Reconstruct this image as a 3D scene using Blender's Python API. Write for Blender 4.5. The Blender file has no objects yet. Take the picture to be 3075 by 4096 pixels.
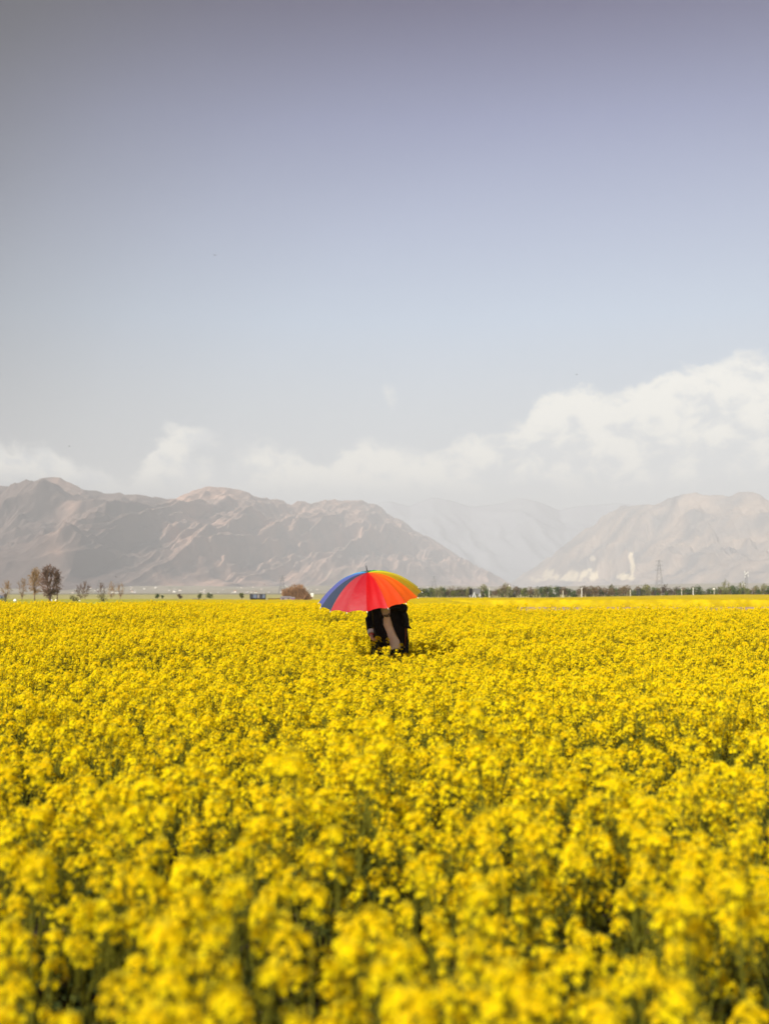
import bpy, math, random
import numpy as np
from mathutils import Vector, Matrix, Euler
R = math.radians
PI = math.pi
sc = bpy.context.scene
# ------------------------------------------------------------------ camera
FPX = 4551.0; HZ = 2370.0; EYE = 1.65
PITCH = math.atan((HZ - 2048.0) / FPX)
cam_d = bpy.data.cameras.new('camera'); cam = bpy.data.objects.new('camera', cam_d)
sc.collection.objects.link(cam); sc.camera = cam
cam.location = (0, 0, EYE); cam.rotation_euler = (PI / 2 + PITCH, 0, 0)
cam_d.sensor_fit = 'VERTICAL'; cam_d.sensor_height = 36; cam_d.lens = 36 * FPX / 4096
cam_d.clip_start = 0.05; cam_d.clip_end = 60000
cam_d.dof.use_dof = True; cam_d.dof.focus_distance = 16.5; cam_d.dof.aperture_fstop = 1.9
sc.render.resolution_x = 768; sc.render.resolution_y = 1024
# ------------------------------------------------------------------ light
SUN_AZ, SUN_EL = R(143), R(39)      # azimuth measured from the view direction towards the left
sunv = Vector((-math.sin(SUN_AZ) * math.cos(SUN_EL), math.cos(SUN_AZ) * math.cos(SUN_EL), math.sin(SUN_EL)))
sl = bpy.data.lights.new('sun', 'SUN'); sl.energy = 5.0; sl.angle = R(0.5); sl.color = (1, .95, .86)
so = bpy.data.objects.new('sun', sl); sc.collection.objects.link(so)
so.rotation_euler = sunv.to_track_quat('Z', 'Y').to_euler()
sc.view_settings.view_transform = 'Standard'; sc.view_settings.look = 'None'
sc.view_settings.exposure = 0.78; sc.view_settings.gamma = 1
sc.cycles.max_bounces = 6; sc.cycles.diffuse_bounces = 3; sc.cycles.transmission_bounces = 3
sc.cycles.volume_bounces = 0; sc.cycles.transparent_max_bounces = 8
sc.cycles.use_denoising = True
# ------------------------------------------------------------------ sky
w = bpy.data.worlds.new('World'); sc.world = w; w.use_nodes = True
nt = w.node_tree; nt.nodes.clear()
def N(t, **k):
    n = nt.nodes.new(t)
    for a, b in k.items(): setattr(n, a, b)
    return n
def L(a, b): nt.links.new(a, b)
def M(op, a, b=None, c=None, clamp=False):
    n = N('ShaderNodeMath', operation=op, use_clamp=clamp)
    for i, v in enumerate((a, b, c)):
        if v is None: continue
        if isinstance(v, (int, float)): n.inputs[i].default_value = v
        else: L(v, n.inputs[i])
    return n.outputs[0]
def ramp(fac, stops, interp='LINEAR'):
    n = N('ShaderNodeValToRGB'); n.color_ramp.interpolation = interp
    cr = n.color_ramp
    while len(cr.elements) < len(stops): cr.elements.new(0.5)
    for e, (p, c) in zip(cr.elements, stops):
        e.position = p; e.color = (*c, 1) if isinstance(c, tuple) else (c, c, c, 1)
    L(fac, n.inputs[0]); return n.outputs[0]
def mixc(f, a, b):
    n = N('ShaderNodeMix', data_type='RGBA')
    if isinstance(f, (int, float)): n.inputs[0].default_value = f
    else: L(f, n.inputs[0])
    for i, v in ((6, a), (7, b)):
        if isinstance(v, tuple): n.inputs[i].default_value = (*v, 1)
        else: L(v, n.inputs[i])
    return n.outputs[2]
tc = N('ShaderNodeTexCoord'); sx = N('ShaderNodeSeparateXYZ'); L(tc.outputs['Generated'], sx.inputs[0])
elev = M('ARCSINE', sx.outputs[2]); az = M('ARCTAN2', sx.outputs[0], sx.outputs[1])
base = ramp(M('MULTIPLY', elev, 1.6, clamp=True), [
    (0, (.76, .77, .75)), (.16, (.70, .74, .77)), (.26, (.64, .71, .79)), (.378, (.54, .66, .84)),
    (.50, (.42, .50, .72)), (.64, (.27, .31, .55)), (.80, (.075, .065, .22)), (1, (.05, .05, .16))])
D0 = Vector((.20, 1, .02)).normalized()
vd = N('ShaderNodeVectorMath', operation='DOT_PRODUCT'); L(tc.outputs['Generated'], vd.inputs[0]); vd.inputs[1].default_value = D0
ang = M('ARCCOSINE', vd.outputs['Value'])
vignette = ramp(M('MULTIPLY', ang, .8, clamp=True), [(0, 1.0), (.18, 1.0), (.28, .93), (.37, .76), (.45, .52), (.53, .20), (.60, .06), (.75, .10), (1, .5)])  # lens vignette put into the sky colour, darker away from D0
mul = N('ShaderNodeMix', data_type='RGBA', blend_type='MULTIPLY'); mul.inputs[0].default_value = 1
L(base, mul.inputs[6]); L(vignette, mul.inputs[7]); skyc = mul.outputs[2]
# clouds by direction
def pxaz(px): return math.atan((px - 1537.5) / FPX)
azn = M('MULTIPLY_ADD', az, 1.25, .5, clamp=True)
def topf(px, py): return (pxaz(px) * 1.25 + .5, (HZ - py) / FPX * 4)
CT = [(-600, 1800), (0, 1800), (230, 1795), (320, 1880), (480, 1905), (560, 1860), (640, 1750), (730, 1712), (860, 1745), (1040, 1765),
      (1180, 1800), (1290, 1830), (1400, 1790), (1540, 1735), (1660, 1775), (1850, 1740), (2080, 1690), (2150, 1600), (2330, 1560),
      (2440, 1600), (2560, 1570), (2700, 1520), (2850, 1490), (2980, 1440), (3060, 1450), (3400, 1560), (3900, 1700)]
cstops = [(0.0, .5)] + [(topf(*p)[0], topf(*p)[1]) for p in CT] + [(1.0, .5)]
fc = N('ShaderNodeFloatCurve'); cv = fc.mapping.curves[0]
cv.points[0].location = cstops[0]; cv.points[1].location = cstops[-1]
for p in cstops[1:-1]: cv.points.new(*p)
fc.mapping.update(); L(azn, fc.inputs['Value'])
ctop = M('DIVIDE', fc.outputs[0], 4.0)
cmb = N('ShaderNodeCombineXYZ'); L(az, cmb.inputs[0]); L(M('MULTIPLY', elev, 1.35), cmb.inputs[1])
def noise(scale, detail, rough, dist=0, off=0):
    mp = N('ShaderNodeMapping'); L(cmb.outputs[0], mp.inputs[0]); mp.inputs['Location'].default_value = (off, off * .7, off * 1.3)
    n = N('ShaderNodeTexNoise'); n.inputs['Scale'].default_value = scale; n.inputs['Detail'].default_value = detail
    n.inputs['Roughness'].default_value = rough; n.inputs['Distortion'].default_value = dist
    L(mp.outputs[0], n.inputs['Vector']); return n.outputs[0]
n1 = noise(34, 7, .62, .3); n2 = noise(13, 6, .58, .5, 3.1); n3 = noise(9, 5, .55, .2, 7.7)
edge = M('ADD', M('MULTIPLY_ADD', n1, .050, -.025), M('MULTIPLY_ADD', n3, .03, -.015))
dd = M('SUBTRACT', M('ADD', ctop, edge), elev)               # >0 inside the bank
m_top = N('ShaderNodeMapRange', interpolation_type='SMOOTHSTEP'); L(dd, m_top.inputs[0])
m_top.inputs[1].default_value = -.001; m_top.inputs[2].default_value = .010
body = N('ShaderNodeMapRange', interpolation_type='SMOOTHSTEP')
L(M('SUBTRACT', n2, M('MULTIPLY', dd, 1.15)), body.inputs[0]); body.inputs[1].default_value = .24; body.inputs[2].default_value = .42
low = N('ShaderNodeMapRange', interpolation_type='SMOOTHSTEP'); L(elev, low.inputs[0]); low.inputs[1].default_value = .078; low.inputs[2].default_value = .108
cm = M('MULTIPLY', M('MULTIPLY', m_top.outputs[0], body.outputs[0]), low.outputs[0])
# one small detached puff above the middle of the bank
px_, pe_ = pxaz(1565), (HZ - 1590) / FPX
pu = M('SQRT', M('ADD', M('POWER', M('MULTIPLY', M('SUBTRACT', az, px_), 1.5), 2.0), M('POWER', M('SUBTRACT', elev, pe_), 2.0)))
pum = N('ShaderNodeMapRange', interpolation_type='SMOOTHSTEP'); L(M('ADD', pu, M('MULTIPLY_ADD', n1, .03, -.015)), pum.inputs[0])
pum.inputs[1].default_value = .014; pum.inputs[2].default_value = .003; pum.inputs[3].default_value = 0; pum.inputs[4].default_value = .6
cm = M('MAXIMUM', M('MULTIPLY', cm, .86), pum.outputs[0])
lit = N('ShaderNodeMapRange', interpolation_type='SMOOTHSTEP'); L(M('ADD', M('MULTIPLY', dd, 9.0), M('MULTIPLY', M('SUBTRACT', n1, n2), 4.6)), lit.inputs[0]); lit.inputs[1].default_value = -.2; lit.inputs[2].default_value = 1.0; lit.inputs[3].default_value = 1; lit.inputs[4].default_value = 0
ccol = mixc(lit.outputs[0], (.80, .83, .85), (1.20, 1.16, 1.04))
skyn = N('ShaderNodeTexSky', sky_type='NISHITA', sun_disc=False); skyn.sun_elevation = SUN_EL; skyn.sun_rotation = -SUN_AZ
skyn.dust_density = 3
ten = N('ShaderNodeMix', data_type='RGBA', blend_type='MULTIPLY'); ten.inputs[0].default_value = 1
L(mixc(cm, skyc, ccol), ten.inputs[6]); ten.inputs[7].default_value = (10, 10, 10, 1)
bg = N('ShaderNodeBackground'); bg.inputs[1].default_value = .059
L(mixc(.02, ten.outputs[2], skyn.outputs[0]), bg.inputs[0])
wo = N('ShaderNodeOutputWorld'); L(bg.outputs[0], wo.inputs[0])

HAZE = .000165
# ------------------------------------------------------------------ helpers
rng = np.random.default_rng(7); random.seed(7)
def wp(px, py, d):
    """world point on the ray of a photo pixel, at ground distance d"""
    c = Vector(((px - 1537.5) / FPX, (2048 - py) / FPX, -1))
    v = Euler((PI / 2 + PITCH, 0, 0)).to_matrix() @ c
    return Vector((0, 0, EYE)) + v * (d / v.y)
def tag(o, label=None, cat=None, group=None, kind=None):
    if label: o['label'] = label
    if cat: o['category'] = cat
    if group: o['group'] = group
    if kind: o['kind'] = kind
    return o
def empty(name, loc, rz=0, rot=None, scale=1):
    o = bpy.data.objects.new(name, None); sc.collection.objects.link(o)
    o.location = loc; o.rotation_euler = rot if rot else (0, 0, rz); o.scale = (scale,) * 3
    o.empty_display_size = .1
    return o
class MB:
    def __init__(s): s.v = []; s.f = []; s.m = []
    def add(s, vs, fs, mi=0):
        b = len(s.v); s.v += [tuple(v) for v in vs]
        for f in fs: s.f.append(tuple(i + b for i in f)); s.m.append(mi)
    def box(s, c, sz, rz=0, mi=0, top=1.0):
        x, y, z = (q / 2 for q in sz); cr, sr = math.cos(rz), math.sin(rz); vs = []
        for k in (-1, 1):
            t = top if k > 0 else 1
            for i, j in ((-1, -1), (1, -1), (1, 1), (-1, 1)):
                a, b = i * x * t, j * y * t
                vs.append((c[0] + a * cr - b * sr, c[1] + a * sr + b * cr, c[2] + k * z))
        s.add(vs, [(0, 3, 2, 1), (4, 5, 6, 7), (0, 1, 5, 4), (1, 2, 6, 5), (2, 3, 7, 6), (3, 0, 4, 7)], mi)
    def tube(s, pts, rad, n=5, mi=0, cap=True):
        pts = [Vector(p) for p in pts]
        if not hasattr(rad, '__len__'): rad = [rad] * len(pts)
        vs = []; prev = None
        for i, p in enumerate(pts):
            t = (pts[min(i + 1, len(pts) - 1)] - pts[max(i - 1, 0)])
            if t.length < 1e-9: t = Vector((0, 0, 1))
            t.normalize()
            if prev is None:
                u = t.orthogonal().normalized()
            else:
                u = (prev - t * prev.dot(t))
                u = u.normalized() if u.length > 1e-6 else t.orthogonal().normalized()
            prev = u; q = t.cross(u)
            for k in range(n):
                a = 2 * PI * k / n; vs.append(p + (u * math.cos(a) + q * math.sin(a)) * rad[i])
        fs = []
        for i in range(len(pts) - 1):
            for k in range(n):
                a = i * n + k; b = i * n + (k + 1) % n; fs.append((a, b, b + n, a + n))
        if cap: fs.append(tuple(range(n))[::-1]); fs.append(tuple(range((len(pts) - 1) * n, len(pts) * n)))
        s.add(vs, fs, mi)
    def ell(s, c, r, n=10, m=7, rot=None, mi=0):
        vs = [];
        for i in range(m + 1):
            th = PI * i / m
            for k in range(n):
                a = 2 * PI * k / n
                p = Vector((r[0] * math.sin(th) * math.cos(a), r[1] * math.sin(th) * math.sin(a), r[2] * math.cos(th)))
                if rot: p = rot @ p
                vs.append(Vector(c) + p)
        fs = [(i * n + k, (i + 1) * n + k, (i + 1) * n + (k + 1) % n, i * n + (k + 1) % n) for i in range(m) for k in range(n)]
        s.add(vs, fs, mi)
    def mesh(s, name, mats, smooth=False):
        me = bpy.data.meshes.new(name); me.from_pydata(s.v, [], s.f)
        for m in (mats if isinstance(mats, (list, tuple)) else [mats]): me.materials.append(m)
        me.polygons.foreach_set('material_index', s.m)
        if smooth: me.polygons.foreach_set('use_smooth', [True] * len(s.f))
        me.update(); return me
    def build(s, name, mats, parent=None, smooth=False, label=None):
        return link(name, s.mesh(name, mats, smooth), parent, label)
def link(name, me, parent=None, label=None):
    o = bpy.data.objects.new(name, me); sc.collection.objects.link(o)
    if parent: o.parent = parent
    if label: o['label'] = label
    return o
def copy_tree(o, parent=None):
    c = o.copy(); sc.collection.objects.link(c)
    if parent: c.parent = parent
    for ch in list(o.children): copy_tree(ch, c)
    return c
def bake(o):
    """apply modifiers"""
    dg = bpy.context.evaluated_depsgraph_get(); dg.update()
    me = bpy.data.meshes.new_from_object(o.evaluated_get(dg)); o.modifiers.clear(); o.data = me; return o

# vectorised value noise
def vnoise(x, y, seed=0):
    xi = np.floor(x).astype(np.int64); yi = np.floor(y).astype(np.int64); xf = x - xi; yf = y - yi
    def h(a, b):
        n = (a * 374761393 + b * 668265263 + seed * 1442695041) & 0xffffffff
        n = ((n ^ (n >> 13)) * 1274126177) & 0xffffffff
        return ((n ^ (n >> 16)) & 0xffff) / 65535.0
    u = xf * xf * xf * (xf * (xf * 6 - 15) + 10); v = yf * yf * yf * (yf * (yf * 6 - 15) + 10)
    return (h(xi, yi) * (1 - u) + h(xi + 1, yi) * u) * (1 - v) + (h(xi, yi + 1) * (1 - u) + h(xi + 1, yi + 1) * u) * v
def fbm(x, y, o=5, seed=0):
    s = 0; a = .5; t = 0
    for i in range(o): s = s + a * vnoise(x * 2 ** i, y * 2 ** i, seed + i * 17); t += a; a *= .5
    return s / t
def ridged(x, y, o=4, seed=0, g=.5):
    s = 0; a = 1; t = 0
    for i in range(o):
        n = 1 - np.abs(2 * vnoise(x * 2 ** i + 3.3 * i, y * 2 ** i, seed + i * 31) - 1)
        s = s + a * n * n; t += a; a *= g
    return s / t

# ------------------------------------------------------------------ materials
def mat(name, col, rough=.8, spec=.3, trans=0, var=0, vscale=5, col2=None, metal=0, bump=0, bscale=30, sheen=0, tcol=None, coords='Object'):
    m = bpy.data.materials.new(name); m.use_nodes = True; t = m.node_tree; b = t.nodes['Principled BSDF']
    b.inputs['Base Color'].default_value = (*col, 1); b.inputs['Roughness'].default_value = rough
    b.inputs['Specular IOR Level'].default_value = spec; b.inputs['Metallic'].default_value = metal
    if sheen: b.inputs['Sheen Weight'].default_value = sheen
    src = None
    if var or col2:
        tcn = t.nodes.new('ShaderNodeTexCoord'); n = t.nodes.new('ShaderNodeTexNoise'); n.inputs['Scale'].default_value = vscale
        n.inputs['Detail'].default_value = 5; t.links.new(tcn.outputs[coords], n.inputs['Vector'])
        cr = t.nodes.new('ShaderNodeValToRGB'); cr.color_ramp.elements[0].position = .35; cr.color_ramp.elements[1].position = .65
        c2 = col2 or tuple(c * (1 - var) for c in col)
        cr.color_ramp.elements[0].color = (*c2, 1); cr.color_ramp.elements[1].color = (*col, 1)
        t.links.new(n.outputs[0], cr.inputs[0]); src = cr.outputs[0]; t.links.new(src, b.inputs['Base Color'])
    if bump:
        tcn = t.nodes.new('ShaderNodeTexCoord'); n = t.nodes.new('ShaderNodeTexNoise'); n.inputs['Scale'].default_value = bscale
        t.links.new(tcn.outputs[coords], n.inputs['Vector']); bp = t.nodes.new('ShaderNodeBump'); bp.inputs['Strength'].default_value = bump
        bp.inputs['Distance'].default_value = .02
        t.links.new(n.outputs[0], bp.inputs['Height']); t.links.new(bp.outputs[0], b.inputs['Normal'])
    if trans:
        tr = t.nodes.new('ShaderNodeBsdfTranslucent'); tr.inputs[0].default_value = (*(tcol or col), 1)
        if src and not tcol: t.links.new(src, tr.inputs[0])
        mx = t.nodes.new('ShaderNodeMixShader'); mx.inputs[0].default_value = trans
        t.links.new(b.outputs[0], mx.inputs[1]); t.links.new(tr.outputs[0], mx.inputs[2])
        t.links.new(mx.outputs[0], t.nodes['Material Output'].inputs[0])
    return m
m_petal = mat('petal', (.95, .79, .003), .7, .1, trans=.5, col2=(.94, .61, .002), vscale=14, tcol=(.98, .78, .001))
m_bud = mat('bud', (.62, .50, .02), .7, .1, trans=.2)
m_stem = mat('stem', (.14, .135, .012), .7, .1, trans=.2)
m_leaf = mat('leaf', (.035, .045, .010), .8, .1, trans=.2)
m_soil = mat('soil', (.10, .075, .05), .95, .1, col2=(.055, .05, .03), vscale=.8, bump=.6, bscale=12)

# ------------------------------------------------------------------ ground
def gh(x, y):
    """height of the ground"""
    x = np.asarray(x, float); y = np.asarray(y, float)
    s = np.clip((y - 9) / 19, 0, 1); s = s * s * (3 - 2 * s)
    e = np.clip((y - 52) / 30, 0, 1); e = e * e * (3 - 2 * e)
    side = 1 - np.clip((np.abs(x) - 40) / 60, 0, 1)
    near = np.clip(1 - np.abs(y - 15) / 200, 0, 1)
    return .34 * s * (1 - e) * side + .03 * (fbm(x * .3 + 50, y * .3 + 50, 3, 5) - .5) * near
def grid_mesh(name, X, Y, Z, mats, mi=None, smooth=True):
    ny, nx = X.shape; v = np.stack([X, Y, Z], -1).reshape(-1, 3)
    idx = np.arange(nx * ny).reshape(ny, nx)
    q = np.stack([idx[:-1, :-1], idx[:-1, 1:], idx[1:, 1:], idx[1:, :-1]], -1).reshape(-1, 4)
    me = bpy.data.meshes.new(name); me.vertices.add(len(v)); me.vertices.foreach_set('co', v.ravel())
    me.loops.add(q.size); me.loops.foreach_set('vertex_index', q.ravel().astype(np.int32))
    me.polygons.add(len(q)); me.polygons.foreach_set('loop_start', np.arange(0, q.size, 4, dtype=np.int32))
    for m in mats: me.materials.append(m)
    if mi is not None: me.polygons.foreach_set('material_index', mi.ravel().astype(np.int32))
    me.polygons.foreach_set('use_smooth', [smooth] * len(q)); me.update(calc_edges=True); me.validate(); return me
ys = np.concatenate([np.linspace(-40, 0, 9), np.linspace(1, 60, 110), np.linspace(62, 110, 30), np.array([130, 160, 220, 300, 400, 600, 900, 1400, 2200, 3500, 5500, 9000, 15900])])
xs = np.concatenate([np.array([-19900, -9000, -3000, -1000, -400, -150, -80]), np.linspace(-50, 50, 120), np.array([80, 150, 400, 1000, 3000, 9000, 19900])])
GX, GY = np.meshgrid(xs, ys)
mg = mat('ground_soil', (.115, .085, .055), .95, .1)
t = mg.node_tree; b = t.nodes['Principled BSDF']; tcn = t.nodes.new('ShaderNodeTexCoord')
n = t.nodes.new('ShaderNodeTexNoise'); n.inputs['Scale'].default_value = .02; n.inputs['Detail'].default_value = 9; t.links.new(tcn.outputs['Object'], n.inputs['Vector'])
cr = t.nodes.new('ShaderNodeValToRGB'); e = cr.color_ramp.elements; e[0].position = .38; e[0].color = (.22, .15, .12, 1); e[1].position = .55; e[1].color = (.16, .17, .07, 1)
e2 = e.new(.7); e2.color = (.26, .24, .12, 1); t.links.new(n.outputs[0], cr.inputs[0])
sp = t.nodes.new('ShaderNodeSeparateXYZ'); t.links.new(tcn.outputs['Object'], sp.inputs[0])
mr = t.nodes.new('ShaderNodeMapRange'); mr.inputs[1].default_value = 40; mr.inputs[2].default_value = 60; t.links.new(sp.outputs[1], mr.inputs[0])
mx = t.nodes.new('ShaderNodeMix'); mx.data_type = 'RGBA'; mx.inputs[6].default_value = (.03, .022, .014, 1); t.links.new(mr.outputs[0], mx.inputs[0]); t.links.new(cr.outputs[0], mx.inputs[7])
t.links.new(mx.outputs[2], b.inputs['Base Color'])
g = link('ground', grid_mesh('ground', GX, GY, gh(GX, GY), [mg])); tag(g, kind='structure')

# strips of other land beyond the main field
def strip(name, label, cat, x0, x1, y0, y1, z, m, bump=.0, kind='stuff', step=.5, dz=0, taper=0):
    nx = max(2, int((x1 - x0) / step)); ny = max(2, int((y1 - y0) / step)); nx = min(nx, 500); ny = min(ny, 140)
    X, Y = np.meshgrid(np.linspace(x0, x1, nx), np.linspace(y0, y1, ny))
    Z = gh(X, Y) + z + (bump * (fbm(X * 1.7, Y * 1.7, 4, 9) - .5) * 2 if bump else 0)
    if taper: Z *= .02 + .98 * np.clip((X - x0) / taper, 0, 1)
    if z > .1:
        Z[0, :] = gh(X[0], Y[0]) ; Y[1, :] = Y[0, :] + .02; Z[:, 0] = 0; Z[:, -1] = 0; Z[-1, :] = 0
        Y[0, :] += (fbm(X[0] * .8, Y[0] * 0, 4, 3) - .5) * .8
    o = link(name, grid_mesh(name, X, Y, Z, [m])); tag(o, label, cat, kind=kind); return o
def ymat(name, c, c2, sc_=3.0):
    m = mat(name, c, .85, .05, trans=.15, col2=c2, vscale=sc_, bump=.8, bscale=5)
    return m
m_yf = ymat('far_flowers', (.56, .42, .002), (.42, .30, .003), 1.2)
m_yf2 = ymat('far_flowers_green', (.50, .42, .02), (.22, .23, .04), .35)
m_mauve = mat('ploughed_soil', (.36, .24, .19), .95, .05, col2=(.28, .20, .13), vscale=.25, coords='Object')
m_green = mat('young_crop', (.13, .20, .03), .9, .1, col2=(.24, .25, .05), vscale=.1)
m_dry = mat('dry_grass', (.38, .34, .13), .9, .1, col2=(.25, .22, .09), vscale=.06)
strip('ploughed_soil', 'bare mauve brown soil strip behind the main field on the right', 'soil', 3, 75, 56, 131, .012, m_mauve, kind='structure', step=2)
strip('green_crop', 'low green and olive crop strip behind the main field on the left', 'crop', -95, 6, 60, 165, .01, m_green, kind='structure', step=3)
strip('dry_meadow', 'olive dry meadow reaching to the far trees', 'meadow', -420, 500, 166, 900, .014, m_dry, kind='structure', step=12)
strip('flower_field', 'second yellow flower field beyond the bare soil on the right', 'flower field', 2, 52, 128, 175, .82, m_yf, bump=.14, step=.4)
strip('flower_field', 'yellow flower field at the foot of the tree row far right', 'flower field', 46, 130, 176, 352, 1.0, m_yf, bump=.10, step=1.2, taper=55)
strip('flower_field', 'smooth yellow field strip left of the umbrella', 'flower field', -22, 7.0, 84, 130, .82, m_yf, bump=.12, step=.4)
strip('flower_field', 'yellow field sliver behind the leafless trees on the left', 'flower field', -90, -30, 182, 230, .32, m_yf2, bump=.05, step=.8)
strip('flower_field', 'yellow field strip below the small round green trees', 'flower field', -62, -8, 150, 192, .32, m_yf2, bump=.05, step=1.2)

# ------------------------------------------------------------------ mustard plants
def head_mb(mb, c, ax, rs, nfl=24, rad=.030, skew=.3):
    """one raceme: dome of four petalled flowers with buds in the middle, axis ax"""
    ax = Vector(ax).normalized(); u = ax.orthogonal().normalized(); v = ax.cross(u); c = Vector(c)
    for i in range(nfl):
        q = math.sqrt((i + .7) / nfl); a = i * 2.39996 + rs.uniform(-.3, .3)
        r = rad * (.25 + .85 * q) * rs.uniform(.85, 1.15)
        hgt = .016 - .036 * q * q + rs.uniform(-.005, .005)
        out = u * math.cos(a) + v * math.sin(a); r *= 1 + skew * .4 * math.cos(a + skew * 9)
        if i > nfl * .55 and rs.random() < .18: continue
        if i > nfl - 9: hgt -= rs.uniform(.0, .024); r *= rs.uniform(.7, 1.12)
        p = c + out * r + ax * hgt
        if i > nfl * .5: mb.tube([c + ax * (hgt - .012), p - ax * .001], [.0006, .0006], 3, mi=2, cap=False)
        nrm = (ax * (1.05 - .45 * q) + out * (.35 + .9 * q) + Vector((rs.uniform(-.3, .3), rs.uniform(-.3, .3), rs.uniform(-.2, .2)))).normalized()
        e1 = nrm.orthogonal().normalized(); rot = rs.uniform(0, PI); e2 = nrm.cross(e1)
        s = rs.uniform(.0078, .0106)
        for k in range(4):
            a2 = rot + k * PI / 2
            d = e1 * math.cos(a2) + e2 * math.sin(a2); t_ = nrm.cross(d)
            tip = p + d * s + nrm * s * rs.uniform(.0, .35)
            mid = p + d * s * .6 + nrm * s * .22
            mb.add([p, mid - t_ * s * .42, tip, mid + t_ * s * .42], [(0, 1, 2, 3)], 0)
    mb.tube([c - ax * .035, c + ax * .018], [.0014, .0010], 4, mi=2)
    for i in range(7):
        a = i * 2.4; r = .006 * math.sqrt(i)
        p = c + (u * math.cos(a) + v * math.sin(a)) * r + ax * (.020 + rs.uniform(0, .004))
        mb.ell(p, (.0024, .0024, .0036), 4, 3, mi=1)
def raceme_below(mb, c, ax, rs, n=9):
    """pedicels and thin pods on the stalk under the flowers"""
    ax = Vector(ax).normalized(); u = ax.orthogonal().normalized(); v = ax.cross(u); c = Vector(c)
    for i in range(n):
        a = i * 2.4 + rs.uniform(-.4, .4); o = u * math.cos(a) + v * math.sin(a)
        p = c - ax * (.012 + .014 * i); e_ = p + o * rs.uniform(.018, .032) + ax * .014
        mb.tube([p, e_, e_ + o * .006 + ax * .02], [.0007, .0007, .0011], 3, mi=2, cap=False)
HEADS = []
for i in range(7):
    mb = MB(); rs = random.Random(100 + i)
    head_mb(mb, (0, 0, 0), (0, 0, 1), rs, nfl=[26, 32, 20, 28, 14, 36, 22][i], rad=[.026, .031, .021, .027, .016, .034, .022][i], skew=[.2, .5, .1, .6, .3, .4, .7][i])
    HEADS.append(mb)
head_me = [h.mesh('flower_head', [m_petal, m_bud, m_stem]) for h in HEADS]
VAR = []
def plant_variant(seed, nh=6, H=.84, spread=.11, tall=False):
    rs = random.Random(seed); st = MB(); lf = MB(); heads = []
    lean = Vector((rs.uniform(-.05, .05), rs.uniform(-.05, .05), 0)); top = Vector((0, 0, H)) + lean
    def P(t_): return Vector((0, 0, 0)) + lean * t_ * t_ + Vector((0, 0, H * t_)) + Vector((.012 * math.sin(6 * t_ + seed), .012 * math.cos(5 * t_ + seed), 0)) * t_
    st.tube([P(k / 6) for k in range(7)], [.0042, .0038, .0034, .003, .0026, .0021, .0015], 5)
    ends = [(P(1), (P(1) - P(.85)).normalized())]
    for b_ in range(nh - 1):
        t0 = rs.uniform(.42, .74); a = b_ * 2.4 + rs.uniform(-.5, .5); o = Vector((math.cos(a), math.sin(a), 0))
        L_ = spread * rs.uniform(.5, 1.25); zt = H - rs.uniform(.0, .24)
        p0 = P(t0); p3 = Vector((p0.x + o.x * L_, p0.y + o.y * L_, zt)); p1 = p0 + o * L_ * .45 + Vector((0, 0, (zt - p0.z) * .3)); p2 = p0 + o * L_ * .85 + Vector((0, 0, (zt - p0.z) * .65))
        st.tube([p0, p1, p2, p3], [.0022, .0018, .0015, .0011], 4)
        ends.append((p3, ((p3 - p2).normalized() + Vector((0, 0, .6))).normalized()))
        # narrow leaf at the branching point
        d = o * .07 + Vector((0, 0, .01)); w_ = Vector((-o.y, o.x, 0)) * .009
        q = p0; lf.add([q, q + d * .5 - w_ + Vector((0, 0, .012)), q + d + Vector((0, 0, -.012)), q + d * .5 + w_ + Vector((0, 0, .012))], [(0, 1, 2, 3)])
    for k in range(6):
        t0 = rs.uniform(.08, .5); a = rs.uniform(0, 2 * PI); o = Vector((math.cos(a), math.sin(a), 0)); q = P(t0); ln = rs.uniform(.07, .14); w_ = Vector((-o.y, o.x, 0)) * ln * .16
        lf.add([q, q + o * ln * .35 - w_ + Vector((0, 0, .02)), q + o * ln * .75 - w_ * .7 + Vector((0, 0, .015)), q + o * ln - Vector((0, 0, .03)), q + o * ln * .75 + w_ * .7 + Vector((0, 0, .015)), q + o * ln * .35 + w_ + Vector((0, 0, .02))], [(0, 1, 2, 3, 4, 5)])
    for i, (p, ax) in enumerate(ends):
        raceme_below(st, p, ax, rs)
        heads.append((rs.randrange(7), p, ax, rs.uniform(0, 6.28), rs.uniform(.8, 1.12) * (1.12 if i == 0 else 1)))
    for k in range(len(st.m)): st.m[k] = 0
    return dict(stem=st.mesh('stem', [m_stem]), leaf=lf.mesh('leaves', [m_leaf]), heads=heads, st=st, lf=lf, H=H)
for i in range(9): VAR.append(plant_variant(i + 1, nh=[5, 6, 5, 4, 6, 5, 6, 5, 4][i], H=[.84, .80, .86, .78, .82, .90, .76, .83, .87][i]))
def head_matrix(h):
    hi, p, ax, rz, s = h
    return Matrix.Translation(p) @ ax.to_track_quat('Z', 'Y').to_matrix().to_4x4() @ Matrix.Rotation(rz, 4, 'Z') @ Matrix.Scale(s, 4)
protos = []
def make_plant(v):
    r = empty('mustard_plant', (0, 0, 0)); link('stem', v['stem'], r); link('leaves', v['leaf'], r)
    for h in v['heads']:
        o = link('flower_head', head_me[h[0]], r); o.matrix_local = head_matrix(h)
    return r
used = set()
def place_plant(vi, loc, rz, s, label, group=None, tilt=(0, 0)):
    while len(protos) <= vi: protos.append(None)
    if protos[vi] is None: protos[vi] = make_plant(VAR[vi]); o = protos[vi]
    else: o = copy_tree(protos[vi])
    o.location = loc; o.rotation_euler = (tilt[0], tilt[1], rz); o.scale = (s, s, s)
    for k in ('group',):
        if k in o: del o[k]
    tag(o, label, 'mustard plant', group); return o
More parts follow.
